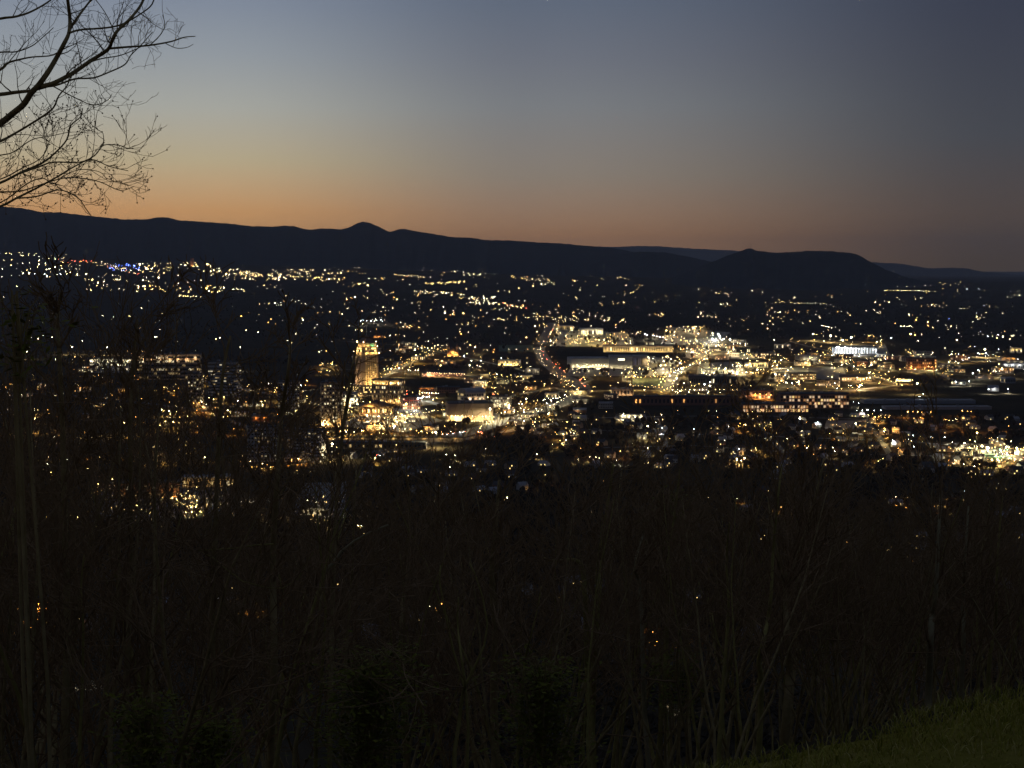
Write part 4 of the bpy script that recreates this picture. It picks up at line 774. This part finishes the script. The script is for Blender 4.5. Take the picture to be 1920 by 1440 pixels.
for k in range(9):                                  # taller brush along the western edge of the view
    px = -70 + 40 * k + rr.uniform(-14, 14); d = rr.uniform(12.5, 18); top = at_depth(px, rr.uniform(455, 560) + max(px, 0) * .25, d); zb = hz(top.x, d); i = rr.choice((3, 7, 4)); sc_ = (top.z - zb) / protos[i][2]
    o = bpy.data.objects.new('bare_tree', None); COL.objects.link(o); o.location = (top.x, d, zb); o.rotation_euler = (0, rr.uniform(-.06, .06), rr.uniform(0, 6.28)); o.scale = (sc_,) * 3
    for nm, me in (('trunk', protos[i][0]), ('crown', protos[i][1])):
        c_ = bpy.data.objects.new(nm, me); COL.objects.link(c_); c_.parent = o
    tag(o, f'tall {protos[i][3]} rising before the far western lights', 'tree', f'tall {protos[i][3]}, before the far western lights')
# trees whose stems the photograph shows singly: stem drawn at its own distance, rooted on the slope
def stem_tree(label, stem, d, r0, seed, P=SAPL, nb=8, bark=BARK, t0=.45, blen=1.25, extra=()):
    r = random.Random(seed); Q = [at_depth(x, y, d + r.uniform(-.25, .25)) for x, y in stem]
    bx, by = Q[0].x + r.uniform(-.2, .2), Q[0].y; zb = hz(bx, by) - .3
    if zb < Q[0].z - .2: Q = [Vector((bx, by, zb)), Vector((bx, by, zb)).lerp(Q[0], .55) + Vector((r.uniform(-.08, .08), 0, 0))] + Q
    pxm = d / FOC; n = len(Q); rd = [max(r0 * pxm * (1.12 - .85 * (i / (n - 1)) ** 1.2), .006) for i in range(n)]
    S, rs = [], []                       # smooth the stem
    for i in range(n - 1):
        a, b, c_, e = Q[max(i - 1, 0)], Q[i], Q[i + 1], Q[min(i + 2, n - 1)]
        for k in range(4):
            t = k / 4; S.append(.5 * ((2 * b) + (c_ - a) * t + (2 * a - 5 * b + 4 * c_ - e) * t * t + (3 * b - a - 3 * c_ + e) * t ** 3)); rs.append(rd[i] + (rd[i + 1] - rd[i]) * t)
    S.append(Q[-1]); rs.append(rd[-1]); base = Vector((bx, by, zb))
    o = thing('bare_tree', label, 'tree', base); mb = MB(); mb.tube([p - base for p in S], rs, 8); mb.build('trunk', bark, o, True)
    cr = MB(); m = len(S)
    for j in range(nb):
        f = (t0 + (1 - t0) * (j + r.random()) / nb) * (m - 1); i = min(int(f), m - 2); dirn = (S[i + 1] - S[i]).normalized()
        grow(cr, S[i] - base, off(dirn, r.uniform(.35, .85), r), blen * r.uniform(.6, 1.3), max(rs[i] * .55, .006), 1, r, P)
    cr.build('crown', TWIG, o)
    for nm, pth, dd_, rp, bk in extra:
        e = MB(); E_ = [at_depth(x, y, dd_) - base for x, y in pth]; e.tube(E_, [max(rp * dd_ / FOC * (1 - .6 * i / len(E_)), .003) for i in range(len(E_))], 6); e.build(nm, bk, o, True)
    return o
ST = stem_tree
ST('pale-stemmed tree with a long horizontal crooked limb below the workshops', [(1112, 1440), (1104, 1300), (1100, 1200), (1097, 1120), (1092, 1068), (1078, 1050), (1040, 1052), (1020, 1046)], 22, 7, 1, t0=.8, nb=6, bark=MOSS)
ST('straight tree standing close beside the tree with the crooked limb', [(1108, 1440), (1112, 1300), (1116, 1200), (1122, 1120), (1128, 1060), (1132, 1000), (1142, 930), (1150, 870)], 22.6, 7, 2, TALL, 9, bark=MOSS)
ST('slender lichen-spotted tree with a kinked top below the workshops', [(1216, 1440), (1209, 1340), (1206, 1250), (1203, 1150), (1198, 1090), (1190, 1068), (1194, 1040), (1206, 1000), (1204, 950)], 20, 5, 3, bark=PALE)
ST('slender forked tree rising beside the lichen-spotted one', [(1232, 1440), (1244, 1300), (1250, 1200), (1253, 1120), (1250, 1080), (1256, 1020), (1268, 940), (1275, 880)], 20.5, 4.5, 4, TALL, 8, bark=MOSS, extra=[('side_stem', [(1250, 1235), (1275, 1190), (1295, 1150), (1306, 1110), (1312, 1090)], 20.5, 2, MOSS)])
ST('thin tree with one forking side stem at the edge of the grass', [(1347, 1440), (1353, 1340), (1358, 1260), (1364, 1180), (1366, 1120), (1362, 1050), (1368, 980)], 17, 5, 5, bark=MOSS, extra=[('side_stem', [(1358, 1230), (1345, 1200), (1338, 1170), (1335, 1150)], 17, 2, MOSS)])
ST('crooked tree bending to one side behind the grass edge', [(1422, 1440), (1426, 1340), (1427, 1270), (1423, 1240), (1432, 1200), (1440, 1160), (1446, 1110), (1450, 1030), (1458, 940), (1466, 870)], 17, 6, 6, TALL, 10, bark=MOSS)
ST('stout tree with a wide fan of upright limbs and a broken stub', [(1468, 1440), (1474, 1340), (1480, 1260), (1476, 1190), (1472, 1120), (1474, 1070)], 18, 10, 7, BUSHY, 10, t0=.85, blen=1.7, extra=[('limb', [(1474, 1110), (1490, 1060), (1510, 1000), (1530, 930), (1545, 860)], 18, 4, BARK), ('limb', [(1473, 1110), (1462, 1060), (1450, 1000), (1440, 930)], 18, 3.5, BARK), ('broken_stub', [(1470, 1330), (1464, 1300), (1462, 1270)], 18, 5, PALE)])
ST('broken-topped tree standing over the grass bank', [(1738, 1400), (1741, 1300), (1745, 1200), (1748, 1150), (1754, 1120), (1760, 1000), (1765, 920)], 20, 8, 8, TALL, 8, bark=PALE)
ST('pale slender tree standing alone over the grass bank', [(1800, 1400), (1803, 1280), (1807, 1190), (1806, 1130), (1810, 1040), (1816, 950)], 21, 6, 9, TALL, 8, bark=PALE)
ST('leaning tree with mossy stem at the end of the grass', [(1850, 1380), (1855, 1240), (1866, 1180), (1868, 1120), (1872, 1020), (1880, 930)], 22, 5, 10, TALL, 8, bark=MOSS)
ST('leaning sapling with a pale snapped limb below the railway wall', [(552, 1440), (562, 1360), (572, 1290), (590, 1200), (604, 1110), (612, 1040), (622, 950), (630, 880)], 15, 4.5, 11, extra=[('snapped_limb', [(610, 1070), (625, 1055), (640, 1034), (665, 1014), (695, 998), (728, 984)], 14.6, 3.6, PALE)])
ST('many-forked young tree with curved stems below the railway wall', [(852, 1440), (860, 1360), (868, 1300), (872, 1285), (866, 1240), (858, 1170), (860, 1120)], 14, 4.5, 12, nb=6, bark=MOSS, extra=[('side_stem', [(876, 1440), (878, 1370), (874, 1300), (868, 1280), (850, 1220), (835, 1150), (824, 1090), (826, 1060)], 14, 3, MOSS), ('side_stem', [(872, 1285), (890, 1250), (908, 1210), (914, 1170), (905, 1120), (890, 1075), (880, 1055)], 14, 2.5, MOSS)])
ST('thin young tree with open fork and few twigs below the railway wall', [(970, 1440), (976, 1340), (982, 1260), (985, 1235), (996, 1190), (1008, 1140), (1015, 1100)], 15, 3, 13, nb=7, bark=MOSS)
ST('slim dark tree leaning across the office tower', [(618, 1440), (622, 1200), (628, 1000), (640, 830), (648, 770), (656, 715), (666, 660), (672, 640)], 16, 5, 14, nb=9, t0=.3, blen=.6, extra=[('side_stem', [(642, 810), (652, 760), (664, 700), (674, 655)], 15.9, 2.4, BARK)])
ST('dark tree with arching thin branch before the western slabs', [(508, 1440), (514, 1240), (512, 1050), (520, 900), (528, 780), (540, 700), (545, 640)], 17, 8, 15, TALL, 12, blen=.8, extra=[('arching_branch', [(513, 1020), (480, 1022), (440, 1028), (410, 1030), (372, 1032), (400, 1046), (425, 1068), (455, 1090), (500, 1102), (530, 1103), (560, 1084), (575, 1055), (600, 1015)], 16.6, 1.6, MOSS)])
ST('tall dark tree with drooping twigs before the western lights', [(118, 1440), (126, 1200), (122, 1000), (118, 820), (112, 680), (108, 600), (116, 545)], 15, 8, 16, BUSHY, 12, t0=.35, blen=.8)
ST('straight grey tree rising before the civic block', [(232, 1440), (240, 1200), (246, 980), (244, 800), (250, 680), (258, 600)], 16, 7, 17, BUSHY, 12, t0=.35, blen=.8)
ST('twin-limbed tree before the grey office slab', [(402, 1440), (398, 1200), (404, 1000), (410, 820), (418, 700), (432, 630)], 18, 7, 18, BUSHY, 12, t0=.3, blen=.8)
ST('mossy sapling with a pale stem at the foot of the thicket', [(150, 1440), (154, 1300), (156, 1180), (152, 1100), (158, 1040)], 13, 4, 19, bark=MOSS)
ST('slim straight sapling beside the leafy saplings', [(640, 1440), (645, 1300), (652, 1180), (660, 1080), (664, 960), (668, 880)], 19, 4, 20)
ST('smooth grey tree with two upright limbs below the workshops', [(930, 1440), (926, 1300), (928, 1180), (922, 1080), (930, 980), (936, 900)], 24, 9, 21, TALL, 9, bark=BARK)
ST('grey tree with low fork between the young trees', [(762, 1440), (756, 1300), (752, 1180), (760, 1080), (768, 960), (760, 870)], 23, 6, 22, TALL, 9)

# ------------------------------------------------------------------ tree overhanging the view, silhouetted against the sky
def traced_tree(label, base_px, d, limbs, seed, twig_len, buds, trunk_r, trunk_top):
    r = random.Random(seed); pxm = d / FOC; nz = smoothnoise(seed)
    X = at_depth(base_px, 400, d).x; zb = hz(X, d) - .3; base = Vector((X, d, zb))
    o = thing('bare_tree', label, 'tree', base); top = at_depth(base_px, trunk_top, d)
    tr = MB(); n = 10; tr.tube([Vector((0, 0, 0)).lerp(top - base, i / n) + Vector((.06 * nz(i * .9), .05 * nz(i * 1.3 + 4), 0)) for i in range(n + 1)], [trunk_r * (1.15 - .6 * i / n) for i in range(n + 1)], 10); tr.build('trunk', BARK, o, True)
    tw_ = MB(); bd = MB()
    for path, r0, r1, fine in limbs:
        ph = r.uniform(0, 50); Q = []
        for i, (x, y) in enumerate(path):
            t = max(0.0, min(1.0, (x + 60) / 360)); dep = d + (.9 * nz(ph + i * .35)) * (.25 + t); Q.append(at_depth(x, y, dep) - base)
        S, rs = [], []; m = len(Q)
        for i in range(m - 1):
            a, b, c_, e = Q[max(i - 1, 0)], Q[i], Q[i + 1], Q[min(i + 2, m - 1)]
            for k in range(4):
                t = k / 4; S.append(.5 * ((2 * b) + (c_ - a) * t + (2 * a - 5 * b + 4 * c_ - e) * t * t + (3 * b - a - 3 * c_ + e) * t ** 3)); rs.append((r0 + (r1 - r0) * (i + t) / (m - 1)) * pxm * .82)
        S.append(Q[-1]); rs.append(r1 * pxm * .82); lb = MB(); lb.tube(S, rs, 6); lb.build('limb', BARK, o, True)
        L_ = sum((b - a).length for a, b in zip(S, S[1:])); nb = int(L_ / (twig_len * .20) * fine * .36)
        for j in range(nb):
            i = min(int((.12 + .88 * (j + r.random()) / nb) * (len(S) - 1)), len(S) - 2); tips = []
            P = dict(wig=.17, up=(0, 0, .10, .13, .12), max=4, n=(0, 0, 3, 1), t0=(.3,) * 4, ang=(.5, 1.05), len=((.5, .7),) * 4, rmin=.0016)
            dirn = off((S[i + 1] - S[i]).normalized(), r.uniform(.5, 1.0), r)
            grow(tw_, S[i], dirn, twig_len * r.uniform(.35, 1.1), max(min(rs[i] * .45, .006), .0026), 2, r, P, tips)
            if buds:
                for q in tips[::2]: bd.octa(q, .007)
    tw_.build('crown', TWIG, o)
    if buds: bd.build('buds', TWIG, o)['kind'] = 'stuff'
traced_tree('big bare tree reaching dark limbs across the sunset sky', -190, 12.0, [
    ([(-190, 360), (-60, 272), (0, 232), (25, 212), (44, 196), (58, 175), (72, 160), (90, 135), (105, 110), (120, 82), (129, 62), (131, 35), (127, 0), (122, -50)], 8.5, 3.2, .8),
    ([(68, 166), (100, 156), (135, 138), (170, 114), (202, 93), (211, 74), (220, 58), (245, 34), (266, 6), (280, -30)], 5.2, 2.6, 1.0),
    ([(204, 91), (240, 88), (280, 85), (320, 78), (345, 70), (366, 68)], 2.8, 1.0, .6), ([(282, 84), (300, 66), (309, 48), (305, 28)], 1.5, .7, .7), ([(308, 80), (330, 90), (350, 89), (362, 83)], 1.0, .6, .5),
    ([(130, 62), (150, 56), (200, 52), (230, 45), (262, 27), (285, 8), (292, -20)], 2.4, 1.3, 1.2), ([(130, 58), (140, 40), (158, 16), (175, -8), (190, -40)], 3.0, 1.8, 1.0), ([(-190, 200), (-60, 182), (0, 177), (30, 173), (62, 170)], 5.5, 3.6, .8),
    ([(80, 163), (105, 160), (140, 148), (175, 146), (205, 135), (234, 121), (245, 104), (265, 84), (286, 60)], 2.4, 1.0, 1.2), ([(-190, 90), (-60, 50), (0, 35), (30, 31), (60, 21), (95, 0), (110, -20)], 3.5, 1.6, 1), ([(-190, 190), (-60, 160), (0, 131), (15, 118), (35, 112), (60, 107), (100, 103), (120, 85)], 3.5, 1.2, 1.2),
    ([(-60, 108), (0, 98), (30, 97), (60, 86), (80, 70), (100, 52)], 2.0, .8, 1.4), ([(100, 162), (130, 178), (155, 190), (172, 197), (190, 194), (205, 185), (210, 176)], 1.5, .7, 1.2), ([(165, 118), (190, 110), (225, 104), (255, 92), (285, 78)], 1.6, .8, 1.4), ([(215, 66), (208, 45), (196, 22), (180, 0)], 1.4, .8, 1.3)], 101, .44, False, .15, -420)
traced_tree('low bare tree with budded upturned twigs over the western lights', -150, 10.0, [
    ([(-150, 330), (-60, 288), (0, 265), (30, 249), (60, 231), (90, 211), (102, 199), (110, 180), (126, 160), (133, 140)], 3.6, 1.2, 1.1), ([(-150, 400), (-60, 362), (0, 343), (40, 323), (80, 305), (105, 285), (125, 262), (133, 235), (150, 220), (155, 203)], 3.4, 1.0, 1.3), ([(38, 325), (75, 312), (100, 304), (150, 304), (178, 291), (195, 272), (225, 273), (240, 278), (252, 273)], 1.9, .8, 1.2), ([(194, 272), (193, 250), (180, 240), (181, 216)], 1.0, .7, 1.2),
    ([(-150, 440), (-60, 404), (0, 387), (30, 372), (70, 352), (110, 330), (140, 312), (172, 299), (205, 312), (240, 320)], 3.2, .9, 1.2), ([(-60, 362), (0, 360), (40, 358), (80, 345), (120, 334), (160, 335), (190, 342), (225, 357), (250, 350)], 2.0, .8, 1.2), ([(30, 372), (70, 368), (110, 356), (145, 370), (160, 390), (172, 406)], 1.8, .9, 1.2), ([(-60, 300), (0, 291), (25, 285), (60, 262), (95, 255), (132, 247)], 1.6, .7, 1.3), ([(-60, 345), (0, 336), (40, 316), (72, 300), (88, 280), (92, 262)], 1.8, .7, 1.4), ([(-60, 385), (0, 380), (50, 345), (80, 334), (100, 345), (120, 330), (150, 318), (186, 322), (200, 336)], 1.6, .7, 1.3)], 102, .30, True, .10, 40)

# ------------------------------------------------------------------ leafy understory
def leafy(label, px, py0, py1, half, d, n, seed):
    r = random.Random(seed); a = at_depth(px, py1, d); X = a.x; zb = hz(X, d) - .1; o = thing('leafy_sapling', label, 'sapling', (X, d, zb)); top = at_depth(px, py0, d).z - zb; low = max(a.z - zb, .5); hw = half * d / FOC
    st = MB(); lv = MB()
    for s in range(4):
        b = Vector((r.uniform(-.15, .15), r.uniform(-.15, .15), 0)); e = Vector((r.uniform(-.5, .5) * hw, r.uniform(-.5, .5) * hw, top)); st.tube([b, b.lerp(e, .5) + rvec(r) * .05, e], [.02, .014, .006], 5)
    for k in range(int(n / 14)):
        h = r.uniform(low, top); f = (h - low) / max(top - low, .1); q = hw * r.choice((.35, .6, .9, 1.25)); ang = r.uniform(0, 6.28); ln = q * r.uniform(.4, 1.1); tip = Vector((math.cos(ang) * ln, math.sin(ang) * ln, h)); rt = Vector((tip.x * .1, tip.y * .1, h - .25))
        st.tube([rt, rt.lerp(tip, .5) + Vector((0, 0, .06)), tip], [.007, .005, .003], 3)
        for j in range(14):
            c_ = rt.lerp(tip, r.uniform(.3, 1.05)) + Vector((r.gauss(0, .13), r.gauss(0, .13), r.gauss(0, .035))); u = Vector((r.gauss(0, 1), r.gauss(0, 1), r.gauss(0, .25))).normalized(); v = u.cross(Vector((r.gauss(0, .3), r.gauss(0, .3), 1))).normalized(); l, wd = r.uniform(.03, .055), r.uniform(.011, .02)
            lv.quad(c_ - u * l, c_ + v * wd, c_ + u * l, c_ - v * wd)
    st.build('stem', BARK, o); q = lv.build('foliage', LEAF, o); q['kind'] = 'stuff'
leafy('wide leafy green sapling low in the thicket below the railway wall', 690, 1215, 1420, 115, 14, 2600, 1)
leafy('leafy green sapling between the curved young tree and the crooked limb', 1015, 1235, 1420, 90, 15, 2200, 2)
leafy('narrow leafy sapling leaning up from the thicket floor', 275, 1300, 1440, 45, 12, 900, 3)
leafy('small leafy sapling at the foot of the dark western trees', 395, 1330, 1440, 50, 13, 900, 4)
leafy('small leafy sapling beside the slender forked trees', 1265, 1215, 1330, 55, 19, 500, 5)
leafy('few yellow-green leaves on a slim sapling before the western lights', 40, 545, 660, 50, 10, 260, 6)
leafy('sparse leafy sapling among the twigs below the workshops', 1255, 920, 1010, 55, 21, 240, 7)
